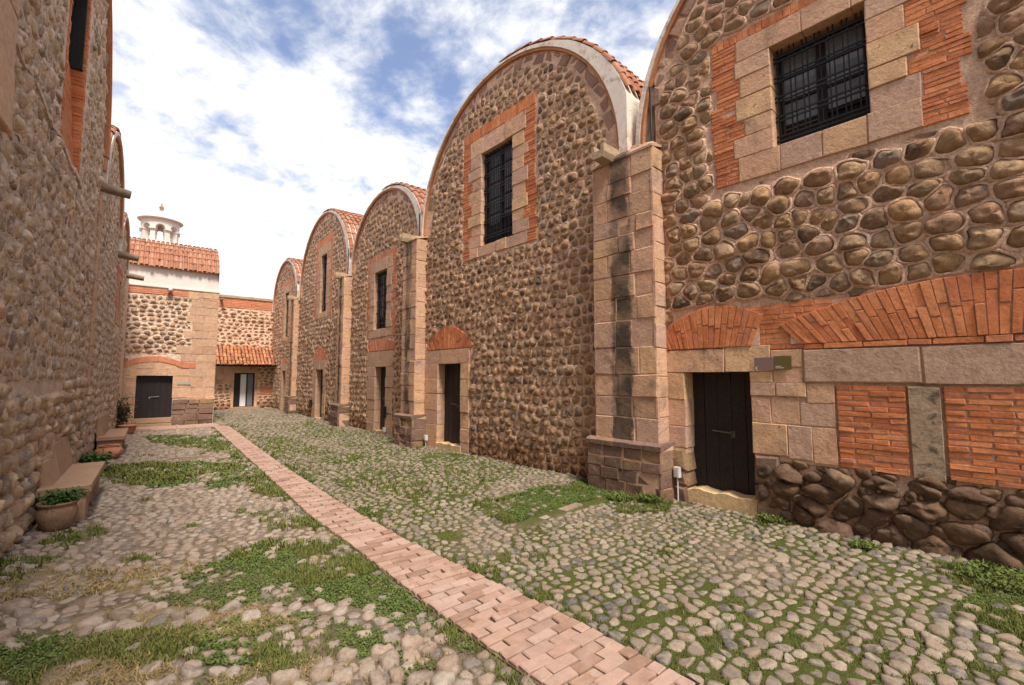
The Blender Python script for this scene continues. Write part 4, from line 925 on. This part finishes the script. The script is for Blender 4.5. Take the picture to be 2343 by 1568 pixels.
GREEN = [(PW([(330, 1001), (420, 997), (500, 1000), (530, 1018), (568, 1050), (545, 1060), (500, 1037), (430, 1023), (350, 1014)]), .95),
         (PW([(235, 1073), (330, 1062), (450, 1058), (590, 1065), (640, 1100), (705, 1157), (640, 1152), (560, 1118), (450, 1116), (330, 1118), (235, 1105)]), .95),
         (PW([(540, 1168), (700, 1163), (740, 1205), (640, 1208)]), .6),
         (PW([(360, 1330), (470, 1290), (560, 1248), (700, 1232), (820, 1272), (930, 1338), (1000, 1400), (940, 1440), (840, 1390), (740, 1370), (600, 1378), (480, 1395), (370, 1375)]), .92),
         (PW([(0, 1500), (80, 1470), (200, 1440), (330, 1435), (560, 1405), (720, 1400), (880, 1430), (920, 1490), (760, 1505), (640, 1535), (480, 1535), (380, 1500), (200, 1500), (60, 1568), (0, 1620), (-80, 1560)]), .92),
         (PW([(860, 1360), (1000, 1400), (1100, 1480), (1250, 1580), (1170, 1590), (1080, 1500), (960, 1430)]), .7),
         (PW([(1075, 1152), (1200, 1128), (1330, 1098), (1420, 1130), (1330, 1160), (1240, 1190), (1150, 1205), (1100, 1180)]), .97),
         (PW([(1370, 1150), (1420, 1128), (1530, 1135), (1530, 1168), (1400, 1175)]), .9),
         (PW([(560, 1000), (640, 1000), (900, 1060), (1110, 1100), (1100, 1140), (960, 1150), (820, 1125), (690, 1075)]), .30),
         (PW([(700, 965), (1000, 1030), (1200, 1080), (1100, 1105), (860, 1040), (700, 1000)]), .24),
         (PW([(2130, 1290), (2343, 1310), (2450, 1400), (2360, 1480), (2230, 1400)]), .72),
         (PW([(95, 1225), (150, 1205), (185, 1215), (170, 1250), (110, 1255)]), .85),
         (PW([(1720, 1183), (1790, 1180), (1800, 1200), (1740, 1207)]), .8),
         (PW([(170, 1040), (215, 1035), (215, 1060), (180, 1060)]), .9)]
DRY = [(PW([(-60, 1330), (60, 1300), (300, 1288), (440, 1285), (480, 1320), (370, 1365), (200, 1372), (-60, 1400)]), .7),
       (PW([(150, 1430), (300, 1395), (560, 1385), (700, 1398), (560, 1435), (300, 1475), (150, 1490)]), .7),
       (PW([(60, 1560), (200, 1500), (480, 1535), (760, 1505), (850, 1540), (820, 1640), (60, 1640)]), .8),
       (PW([(100, 1470), (240, 1440), (330, 1440), (300, 1500), (120, 1530)]), .5)]
def dens(x, y, L_, s=0):
    wx = x+(fbm(x, y, 1.6, 31+s, 3)-.5)*.45; wy = y+(fbm(x, y, 1.6, 57+s, 3)-.5)*.45*(1+np.clip(y, 0, 20)*.08)
    d = np.zeros(np.shape(x))
    for P, a in L_: d = np.maximum(d, inpoly(wx, wy, P)*a)
    return d
def green(x, y):
    base = dens(x, y, GREEN); n = fbm(x, y, 2.2, 91, 4)
    spots = np.clip((n-.62)*7, 0, 1)*.6*(y < 14)*np.where(x > pR(y), .35, 1)
    moss = np.where(x > pR(y)+.02, np.clip((fbm(x, y, .9, 44, 3)-.30)*3, .16, .5), 0)
    edge = np.exp(-((x-pL(y)+.07)/.10)**2)*np.clip((n-.4)*4, 0, .8)*(x < pL(y)) + np.exp(-((x-pR(y)-.07)/.10)**2)*np.clip((n-.42)*4, 0, .8)*(x > pR(y))
    return np.maximum(np.maximum(base*np.clip(.55+(n-.35)*2.2, .15, 1), spots), edge), moss
# soil sheet
xs = np.concatenate([[-400, -80, -20, -6], np.linspace(-2.4, 7.6, 101), [12, 30, 90, 400]]); ys = np.concatenate([[-400, -60, -12, -3], np.linspace(-1, 30, 250), [36, 60, 150, 500]])
X, Y = np.meshgrid(xs, ys); Z = np.where((np.abs(X) < 9) & (Y > -3) & (Y < 32), gz(X, Y)+(fbm(X, Y, 3, 8, 3)-.5)*.03, 0)
pathm = (X > pL(Y)-.12) & (X < pR(Y)+.12) & (Y < 20); Z = np.where(pathm, gz(X, Y)-.02, Z)
def soil_extra(N, l, geo, noise, mth, colr):
    at = N.new('ShaderNodeAttribute'); at.attribute_name = 'green'
    m_ = N.new('ShaderNodeMix'); m_.data_type = 'RGBA'; m_.inputs[7].default_value = (.085, .095, .016, 1)
    l(mth('ADD', mth('MULTIPLY', at.outputs['Fac'], 1.0), mth('MULTIPLY', mth('SUBTRACT', noise(9, 5), .5), .5), True), m_.inputs[0]); l(colr, m_.inputs[6])
    a2 = N.new('ShaderNodeAttribute'); a2.attribute_name = 'dry'; m2 = N.new('ShaderNodeMix'); m2.data_type = 'RGBA'; m2.inputs[7].default_value = (.36, .26, .13, 1)
    l(mth('MULTIPLY', a2.outputs['Fac'], noise(40, 4), True), m2.inputs[0]); l(m_.outputs[2], m2.inputs[6]); return m2.outputs[2]
M['soil'] = material('courtyard_soil', [(.15, .105, .07), (.23, .165, .11), (.29, .21, .145)], .95, 8, .5, 1.0, 40, island=False, bdist=.03, extra=soil_extra)
nx, ny = len(xs), len(ys); i = np.arange(ny-1)[:, None]*nx; j = np.arange(nx-1)[None]
mb = MB(); mb.add(np.stack([X, Y, Z], -1).reshape(-1, 3), np.stack([i+j, i+j+1, i+nx+j+1, i+nx+j], -1).reshape(-1, 4), 0, True)
g = mb.build('ground', M['soil']); tag(g, 'bare courtyard soil under the cobbles', kind='structure')
ga, mo = green(X, Y); at = g.data.attributes.new('green', 'FLOAT', 'POINT'); at.data.foreach_set('value', np.clip(ga*.7+mo*2.0, 0, 1).astype(np.float32).ravel())
at = g.data.attributes.new('dry', 'FLOAT', 'POINT'); at.data.foreach_set('value', np.clip(dens(X, Y, DRY, 5)*1.6, 0, 1).astype(np.float32).ravel())

# cobbles
M['cobble'] = material('cobble_stone', [(.32, .25, .20), (.45, .36, .285), (.15, .135, .135), (.50, .41, .33), (.38, .275, .21), (.29, .24, .20), (.51, .42, .345), (.41, .31, .235), (.24, .205, .185), (.46, .365, .295), (.40, .30, .235), (.36, .29, .235)], .75, 9, .22, .4, 60, spec=.35, warm=(.56, .54, .49))
M['cobble_pale'] = material('cobble_stone_pale', [(.40, .31, .25), (.50, .41, .34), (.24, .21, .195), (.55, .46, .39), (.46, .345, .265), (.38, .31, .26), (.58, .50, .44), (.32, .25, .20), (.49, .37, .29), (.47, .39, .325), (.43, .34, .28)], .75, 9, .22, .4, 60, spec=.35, warm=(.58, .545, .50))
inside = lambda x, y: (x > -1.14+.019*(y-6.7)-.1) & (x < 6.5-.05*np.clip(y, 0, 9)) & ~((x > pL(y)-.015) & (x < pR(y)+.015) & (y < 19.6)) & (dist_line(x, y, DR) > .10) & (y < 29.2) & ~((y > 19.25) & (y < 20.9) & (x < 2.0)) & ~((y > 21) & (x < 2.0))
cb = MB(); KEPT = []
def cobble_zone(y0, y1, s, seg, rings, x0=-1.4, x1=6.5):
    rr = np.random.default_rng(abs(int(y0*10))+3)
    U, V = seeds_rows(x0, x1, y0-.3, y1+.3, s*1.12, s*.92, jit=.2, wav=.25, rng=rr)
    G, mo = green(U, V); Dd = dens(U, V, DRY, 5); r = rr.random(len(U))
    keep = (r > G*.93) & (r > Dd*.72) & (V >= y0) & (V < y1)
    keep &= (fbm(U, V, 1.1, 66, 3) < .80); KEPT.append((U[keep], V[keep], s))
    left = U < 1.7
    for sel, mat, h, gp_ in ((left, 1, (.012, .028), .0065), (~left, 0, (.012, .024), .009)):
        stones(cb, GF, U, V, inside, gap=gp_, hgt=h, seg=seg, rings=rings, asp=1.12, rmax=s*.75, mat=mat, keep=keep & sel, pn=10, rough=.11, base=-.006, tilt=.16, rng=rr)
R4 = ((1.0, -.6), (.95, .45), (.80, .84), (.45, .99)); R3 = ((1.0, -.6), (.88, .6), (.55, .97)); R2 = ((1.0, -.5), (.75, .8))
cobble_zone(-.5, 2.1, .118, 14, R4); cobble_zone(2.1, 5.5, .100, 11, R4); cobble_zone(5.5, 9.5, .105, 9, R3); cobble_zone(9.5, 15.5, .125, 7, R2); cobble_zone(15.5, 29.3, .15, 6, R2)
# a band of larger pale stones at lower left, and bigger ones beside the path
rr = np.random.default_rng(5); BP = PW([(0, 1395), (250, 1395), (620, 1385), (640, 1410), (300, 1455), (0, 1470)]); BQ_ = PW([(560, 1568), (780, 1490), (960, 1450), (1180, 1600), (700, 1700)])
U, V = seeds_rows(-1, 2, .5, 5, .15, .12, jit=.2, rng=rr)
kp = (inpoly(U, V, BP) & (rr.random(len(U)) < .5)) | (inpoly(U, V, BQ_) & (rr.random(len(U)) < .9))
KEPT.append((U[kp], V[kp], .15)); stones(cb, GF, U, V, inside, gap=.008, hgt=(.03, .055), seg=16, rings=R4, asp=1.15, rmax=.11, mat=1, keep=kp, rng=rr, rough=.08)
c_ = cb.build('cobblestones', [M['cobble'], M['cobble_pale']]); tag(c_, 'rounded grey and tan river cobbles set in soil over the courtyard', kind='stuff')

# path of clay pavers
M['paver'] = material('path_paver', [(.56, .37, .28), (.64, .45, .36), (.60, .41, .32), (.67, .49, .40), (.40, .25, .18), (.54, .35, .26), (.62, .42, .32)], .8, 7, .2, .35, 50, dark=[(3.4, .60, .07, (.27, .15, .09), .85), (1.1, .52, .14, (.40, .25, .17), .6), (12, .60, .06, (.30, .19, .12), .5)], fine=.1, warm=(.61, .575, .56))
pb = MB(); Q = []; y = .4; k = 0
class PathFrame:
    def __call__(s, u, v, w):
        u, v, w = np.broadcast_arrays(np.asarray(u, float), np.asarray(v, float), np.asarray(w, float)); return np.stack([u, v, gz(u, v)*.6+.004+w], -1)
rr = np.random.default_rng(11)
while y < 19.4:
    h = .098*rr.uniform(.93, 1.07); a, b = float(pL(y)), float(pR(y)); n = max(2, round((b-a)/.235)); w = (b-a)/n; off = (k % 2)*.5*w
    e = [a]+[a+off+w*i for i in range(0 if off else 1, n)]+[b]
    for p, q in zip(e[:-1], e[1:]):
        if q-p > .03: Q.append([(p+.005, y+.005), (q-.005, y+.005), (q-.005, y+h-.005), (p+.005, y+h-.005)])
    a0 = rr.normal(0, .006); y += h; k += 1
blocks(pb, PathFrame(), Q, .012, .05, .006, 0, .005, .0045, rr)
P_ = [(x, y) for y in np.linspace(.3, 19.5, 60) for x in (float(pL(y)), float(pR(y)))]
V = np.array([(x, y, float(gz(x, y))*.6-.008) for x, y in P_]); pb.add(V, [(2*i, 2*i+1, 2*i+3, 2*i+2) for i in range(59)], 1)
Q = tile(-1.0, 2.0, 19.45, 20.75, .3, .55, .006, rr); blocks(pb, PathFrame(), Q, .012, .05, .006, 0, .004, .004, rr)
o = pb.build('path', [M['paver'], M['soil']]); tag(o, 'pink clay paver path running down the court', kind='structure')
# drain channel
mb = MB(); Pd = [np.array(p) for p in DR]
for a, b in zip(Pd[:-1], Pd[1:]):
    L_ = np.linalg.norm(b-a); n = max(1, round(L_/.42)); d = (b-a)/L_; nr = np.array([-d[1], d[0]])
    for i in range(n):
        if rr.random() < .42: continue
        p = a+(b-a)*i/n+d*.01; q = a+(b-a)*(i+1)/n-d*.01; hw_ = .034*rr.uniform(.7, 1.5); t = rr.normal(0, .012)
        blocks(mb, GF, [[p-nr*hw_, q-nr*hw_, q+nr*hw_, p+nr*hw_]], .018+t, .06, .012, 0, .018, .006, rr)
o = mb.build('drain_kerb', M['cobble_pale']); tag(o, 'broken line of pale edging stones crossing the grass to the near buttress', 'kerb')

# ---------------------------------------------------------------- grass
def leafmat(name, cols, tr=.25):
    m = material(name, cols, .75, 5, .25, 0, 50, spec=.25); return m
M['grass'] = leafmat('grass_blades', [(.07, .095, .017), (.125, .145, .025), (.095, .12, .02), (.17, .17, .038), (.08, .105, .022), (.20, .17, .06), (.13, .15, .03)])
M['clover'] = leafmat('clover_leaves', [(.055, .09, .018), (.09, .13, .026), (.12, .155, .03), (.08, .11, .028)])
M['dry'] = leafmat('dry_grass', [(.30, .20, .09), (.38, .27, .13), (.24, .17, .07), (.20, .17, .06)])
def sample(n, x0, x1, y0, y1, rng): return rng.uniform(x0, x1, n), rng.uniform(y0, y1, n)
kc = np.concatenate([np.stack([a, b], -1) for a, b, _ in KEPT]); ks = np.concatenate([np.full(len(a), s_) for a, _, s_ in KEPT])
KD = KDTree(len(kc))
for i_, (a, b) in enumerate(kc): KD.insert((a, b, 0), i_)
KD.balance()
def on_stone(x, y, f=.40):
    out = np.zeros(len(x), bool)
    for i_ in range(len(x)):
        q, j_, d_ = KD.find((x[i_], y[i_], 0)); out[i_] = d_ < f*ks[j_]
    return out
def blades(mb, x, y, h, w, lean, rng, mat=0, z0=0.0):
    n = len(x); 
    if n == 0: return
    a = rng.uniform(0, 6.283, n); hh = h*rng.uniform(.5, 1.3, n); ww = w*rng.uniform(.6, 1.3, n); ln = lean*rng.uniform(.2, 1.4, n)*hh
    z = gz(x, y)+z0; dx = np.cos(a); dy = np.sin(a); b = a+rng.uniform(-.9, .9, n)+1.57; sx = np.cos(b)*ww; sy = np.sin(b)*ww
    V = np.stack([np.stack([x-sx, y-sy, z-.005], -1), np.stack([x+sx, y+sy, z-.005], -1), np.stack([x+dx*ln*.45+sx*.7, y+dy*ln*.45+sy*.7, z+hh*.62], -1), np.stack([x+dx*ln*.45-sx*.7, y+dy*ln*.45-sy*.7, z+hh*.62], -1), np.stack([x+dx*ln, y+dy*ln, z+hh], -1)], 1)
    o = (np.arange(n)*5)[:, None]; base = mb.n
    mb.add(V.reshape(-1, 3), np.array([[0, 1, 2, 3]])+o, mat); mb.f.append((np.array([[3, 2, 4]])+o+base, mat, False))
def leaves(mb, x, y, z, s, rng, mat=0, flat=.6):
    n = len(x)
    if n == 0: return
    a = rng.uniform(0, 6.283, n); t = rng.normal(0, flat, n); ss = s*rng.uniform(.6, 1.4, n)
    d = np.stack([np.cos(a)*np.cos(t), np.sin(a)*np.cos(t), np.sin(t)], -1)*ss[:, None]; e = np.stack([-np.sin(a), np.cos(a), rng.normal(0, .35, n)], -1)*ss[:, None]*.42
    c = np.stack([x, y, z], -1)
    V = np.stack([c-d*.5, c+e, c+d*.6, c-e], 1); mb.add(V.reshape(-1, 3), np.array([[0, 1, 2, 3]])+(np.arange(n)*4)[:, None], mat)
gr = MB(); dr = MB(); rg = np.random.default_rng(21)
def grass_zone(y0, y1, n, h, w, leaf, x0=-1.2, x1=6.4):
    x, y = sample(n, x0, x1, y0, y1, rg); ok = inside(x, y); x = x[ok]; y = y[ok]
    G, mo = green(x, y); pre = rg.random(len(x)) < np.maximum(G**1.3, np.maximum(mo*.8, .75*dens(x, y, DRY, 5))); x = x[pre]; y = y[pre]
    ok = ~on_stone(x, y) | (rg.random(len(x)) < .07); x = x[ok]; y = y[ok]
    G, mo = green(x, y); r = rg.random(len(x))*np.maximum(G**1.3, np.maximum(mo*.8, .75*dens(x, y, DRY, 5))); cl = fbm(x, y, 1.3, 12, 3)
    k = (r < G**1.3); ml = k & (cl > .54); bl = k & ~ml
    clump = .6+.8*fbm(x, y, 6, 71, 2)
    blades(gr, x[bl], y[bl], h*1.1, w, .8, rg, 0); 
    m_ = ml & (rg.random(len(x)) < .8); zz = gz(x, y)+h*.62*clump*rg.uniform(.1, 1.0, len(x)); leaves(gr, x[m_], y[m_], zz[m_], leaf*.85, rg, 1)
    k = (mo > .02) & (G**1.3 < .5) & (rg.random(len(x)) < .8); blades(gr, x[k], y[k], h*.36, w, .9, rg, 0); 
    k = (rg.random(len(x)) < dens(x, y, DRY, 5)*1.6*np.clip((fbm(x, y, 4, 77, 2)-.25)*3, .1, 1)); blades(dr, x[k], y[k], h*.7, w*.8, 2.6, rg, 0)
grass_zone(.3, 2.6, 260000, .032, .0028, .015); grass_zone(2.6, 5.2, 270000, .034, .0034, .018); grass_zone(5.2, 9, 170000, .042, .0055, .025); grass_zone(9, 20, 130000, .05, .010, .04)
o = gr.build('grass', [M['grass'], M['clover']]); tag(o, 'short green grass and clover growing between the cobbles', 'grass', kind='stuff')
o = dr.build('dry_grass', [M['dry']]); tag(o, 'dry straw coloured grass between pale stones at lower left', 'grass', kind='stuff')
# taller tufts along the wall foot
def weed(px, py, n, h, rad, label, yellow=0, k=0):
    x0, y0 = gp(px, py); w = MB(); r = np.random.default_rng(px)
    a = r.uniform(0, 6.28, n); q = rad*np.sqrt(r.random(n)); x = x0+q*np.cos(a); y = y0+q*np.sin(a)
    blades(w, x, y, h, .005, 1.0, r, 0); nl = n; zz = gz(x, y)+h*r.uniform(.1, .9, nl); leaves(w, x, y, zz, .03, r, 1)
    if yellow: i_ = r.integers(0, n, yellow); leaves(w, x[i_], y[i_], gz(x[i_], y[i_])+h*1.05, .022, r, 2, .2)
    o = w.build('weed', [M['grass'], M['clover'], M['petal_y']]); tag(o, label, 'weed', 'weeds at the foot of the right wall')
M['petal_y'] = plain('yellow_petal', (.65, .42, .02), .7)
weed(1765, 1192, 420, .08, .14, 'leafy green weed just right of the nearest door step', 2)
weed(1975, 1255, 260, .07, .12, 'small dark weed under the boulder base right of the nearest door')
weed(1490, 1150, 420, .12, .16, 'tall grassy weed at the foot of the near buttress plinth')
weed(2290, 1330, 700, .08, .30, 'dark spreading weed by the boulders at the right edge')
weed(1420, 1145, 360, .09, .18, 'grass tuft at the left corner of the near buttress plinth')

# ================================================================ benches, pots, small fittings
def bench(y0, y1, x0, x1, h, label, back=None):
    t = thing('stone_bench', label, 'bench', ((x0+x1)/2, (y0+y1)/2, 0), 'stone benches along the left wall')
    mb = MB(); gf = lambda u, v, w: np.stack([np.broadcast_to(u, np.shape(w))*1.0, np.broadcast_to(v, np.shape(w))*1.0, np.asarray(w, float)], -1)
    blocks(mb, gf, [[(x0, y0), (x1, y0+.0), (x1, y1), (x0, y1)]], h, -(h-.085), .012, 0, .006, .0); mb.build('seat', M['bench'], t)
    for a, b in ((y0+.06, y0+.34), (y1-.34, y1-.06)):
        m = MB(); blocks(m, gf, [[(x0+.02, a), (x1-.05, a), (x1-.05, b), (x0+.02, b)]], h-.086, .06, .010, 0, .006, 0); m.build('support', M['bench'], t)
    m = MB(); blocks(m, gf, [[(x0, y0+.36), (x1-.10, y0+.36), (x1-.10, y1-.36), (x0, y1-.36)]], h-.087, .06, .02, 0, .004, 0); m.build('base', M['bench'], t)
    if back:
        for (a, b, zt) in back:
            m = MB(); V = np.array([(x0-.02, a, h-.01), (x0+.12, a, h-.01), (x0+.04, a, zt), (x0-.05, a, zt), (x0-.02, b, h-.01), (x0+.12, b, h-.01), (x0+.04, b, zt), (x0-.05, b, zt)])+RNG.normal(0, .006, (8, 3))
            m.add(V, [(0, 1, 2, 3), (4, 5, 6, 7), (1, 5, 6, 2), (2, 6, 7, 3), (0, 3, 7, 4)]); m.build('backrest', M['bench'], t)
    return t
bench(7.75, 9.72, -1.02, -.53, .46, 'near stone bench against the left wall with a stepped stone backrest', back=[(7.98, 8.5, .74), (8.5, 9.75, .90)])
bench(13.6, 15.6, -.92, -.44, .46, 'farther stone bench against the left wall, behind a squat red pot', back=[(13.8, 15.5, .88)])
def pot(name, c, prof, mat, label, soil_r, soil_z):
    t = thing(name, label, 'pot', (c[0], c[1], float(gz(c[0], c[1]))))
    m = MB(); m.lathe(prof, (c[0], c[1], float(gz(c[0], c[1]))), 36, 0, True, .012); m.build('body', M[mat], t)
    s = MB(); s.lathe([(soil_r, soil_z), (0, soil_z+.01)], (c[0], c[1], float(gz(c[0], c[1]))), 20, 0); s.build('potting_soil', M['soil_dark'], t); return t
M['soil_dark'] = plain('potting_soil', (.04, .028, .02), .95, 0, .1, .6, 60)
p1 = pot('plant_pot', (-.80, 7.52), [(0, 0), (.11, .0), (.14, .05), (.175, .15), (.18, .20), (.168, .255), (.157, .285), (.178, .30), (.184, .315), (.174, .325), (.152, .31), (.15, .25)], 'pot', 'brown clay pot with a wide rim in front of the near stone bench', .152, .285)
def bush(parent_name, label, c, z0, h, rad, n, ls, mats, flowers=0, stems=7, cat='plant', seed=1, lean=(0, 0)):
    r = np.random.default_rng(seed); zb = float(gz(*c))+z0
    t = thing(parent_name, label, cat, (c[0], c[1], zb)); sm = MB(); tips = []
    for i in range(stems):
        a = r.uniform(0, 6.28); q = rad*r.uniform(.3, .95); e = (c[0]+math.cos(a)*q+lean[0], c[1]+math.sin(a)*q+lean[1], zb+h*r.uniform(.5, 1)); b_ = (c[0]+math.cos(a)*.03, c[1]+math.sin(a)*.03, zb)
        mid = ((b_[0]*.6+e[0]*.4), (b_[1]*.6+e[1]*.4), zb+(e[2]-zb)*.55); sm.tube([b_, mid, e], [.006, .005, .003], 5); tips += [mid, e, tuple((np.array(mid)+np.array(e))/2)]
    sm.build('stem', M['stem'], t)
    tips = np.array(tips); k = r.integers(0, len(tips), n); P = tips[k]+r.normal(0, 1, (n, 3))*np.array([rad*.28, rad*.28, h*.16]); P[:, 2] = np.maximum(P[:, 2], zb+.005)
    lv = MB(); leaves(lv, P[:, 0], P[:, 1], P[:, 2], ls, r, 0, .7); lv.build('foliage', mats, t)
    if flowers:
        k = r.integers(0, len(P), flowers)
        for q in P[k]:
            fl = MB(); leaves(fl, np.full(7, q[0])+r.normal(0, .012, 7), np.full(7, q[1])+r.normal(0, .012, 7), np.full(7, q[2]+.02)+r.normal(0, .012, 7), .035, r, 0, 1)
            fl.build('flower', M['pink'], t)
    return t
M['stem'] = plain('green_stem', (.08, .07, .03), .8); M['pink'] = plain('pink_petal', (.62, .20, .20), .7)
M['leaf'] = leafmat('pot_leaves', [(.035, .07, .018), (.06, .11, .025), (.08, .13, .03), (.045, .08, .02)])
M['leaf2'] = leafmat('shrub_leaves', [(.05, .06, .03), (.09, .09, .045), (.13, .10, .06), (.06, .08, .03)])
bush('pot_plant', 'small bright leafy plant growing in the brown pot by the near bench', (-.79, 7.52), .28, .15, .19, 900, .032, M['leaf'], seed=3, stems=11, lean=(.03, 0))
pot('plant_pot', (-.68, 13.28), [(0, 0), (.15, 0), (.21, .05), (.245, .13), (.225, .20), (.17, .245), (.16, .26), (.185, .275), (.18, .285), (.15, .27)], 'pot_red', 'squat round red clay pot in front of the farther bench', .15, .255)
pot('plant_pot', (-.55, 18.6), [(0, 0), (.13, 0), (.19, .10), (.22, .24), (.24, .25), (.24, .28), (.21, .28), (.20, .22)], 'pot_red', 'small red clay pot standing past the farther bench near the chapel', .2, .24)
bush('flowering_shrub', 'loose reddish shrub with pink flowers between the left wall and the chapel door', (-.80, 19.4), 0, .95, .36, 2200, .05, M['leaf2'], flowers=22, seed=9, stems=30)
bush('low_plant', 'low dark green plant on the ground behind the near bench', (-.83, 11.6), 0, .30, .26, 1100, .05, M['leaf'], seed=12, stems=12)

def outlet(px_u, fr, z0, z1, h, w, label, dark=False, wp=.0, pole=True):
    c = fr(px_u, z1, wp); t = thing('junction_box' if not dark else 'floodlight_box', label, 'electrical box', (float(c[0]), float(c[1]), z0), None if dark else 'grey junction boxes by the doors')
    m = MB(); fbox(m, fr, px_u-w/2, px_u+w/2, z1, z1+h, wp, wp+.07); fbox(m, fr, px_u-w/2+.008, px_u+w/2-.008, z1+.008, z1+h-.008, wp+.07, wp+.08)
    m.build('case', M['iron'] if dark else M['plastic'], t)
    if not dark:
        s = MB()
        for i in range(4): fbox(s, fr, px_u-w/2+.02, px_u+w/2-.02, z1+.02+i*(h-.04)/4, z1+.028+i*(h-.04)/4, wp+.08, wp+.084)
        s.build('lid', M['plastic'], t)
        if pole: p = MB(); p.tube([tuple(fr(px_u, z0-.03, wp+.035)), tuple(fr(px_u, z1, wp+.035))], .011, 8); p.build('conduit', M['plastic'], t)
outlet(3.72, Frame(F1(3.72, 0, .06)[:2], 3.72, (-.07, 1), (-1, -.07)), 0.0, .33, .15, .085, 'grey box on a thin conduit left of the nearest door')
outlet(10.44, F2, .0, .18, .13, .09, 'small grey box beside the second door, next to the plinth', wp=.06)
outlet(13.15, FA, .0, .14, .12, .10, 'small grey box at the foot of the third door surround', wp=.06)
outlet(20.95, FA, .4, .50, .30, .16, 'black box low on the wall beside the fourth door', True, wp=.04)
outlet(13.22, FA, .4, .55, .34, .18, 'black box on the right jamb of the third door', True, wp=.06)
mb_t = thing('path_lamp', 'small black lamp on a thin post among the flowering shrub by the chapel door', 'lamp', (-.62, 19.9, 0)); m = MB(); m.tube([(-.62, 19.9, 0), (-.62, 19.9, .62)], .012, 8); m.build('post', M['iron'], mb_t)
m = MB(); m.lathe([(0, .60), (.05, .60), (.06, .66), (.065, .74), (.03, .78), (0, .79)], (-.62, 19.9, 0), 14); m.build('lamp_head', M['iron'], mb_t)
# sign by the nearest door
st_ = thing('wall_sign', 'two tone mauve and olive sign with a small white arrow beside the nearest door', 'sign', tuple(float(q) for q in F1(2.41, 1.86, .06)))
m = MB(); fbox(m, F1, 2.395, 2.625, 1.885, 2.045, .052, .062); m.build('arrow_panel', plain('mauve_panel', (.22, .135, .12), .5), st_)
m = MB(); fbox(m, F1, 2.195, 2.393, 1.885, 2.06, .052, .062); m.build('text_panel', plain('olive_panel', (.13, .095, .03), .5), st_)
M['letter'] = plain('white_lettering', (.62, .55, .52), .6)
m = MB(); ring(m, F1, [(2.585, 1.932), (2.603, 1.910), (2.585, 1.888)], [(2.593, 1.938), (2.616, 1.910), (2.593, 1.882)], .062, .064)
m.build('arrow_mark', M['letter'], st_)
m = MB(); r = np.random.default_rng(2)
for z, ln in ((1.925, .055), (1.905, .095)):
    u = 2.375
    while u > 2.375-ln: w_ = r.uniform(.006, .011); fbox(m, F1, u-w_, u, z, z+r.uniform(.008, .013), .062, .064); u -= w_+.0025
m.build('lettering', M['letter'], st_)
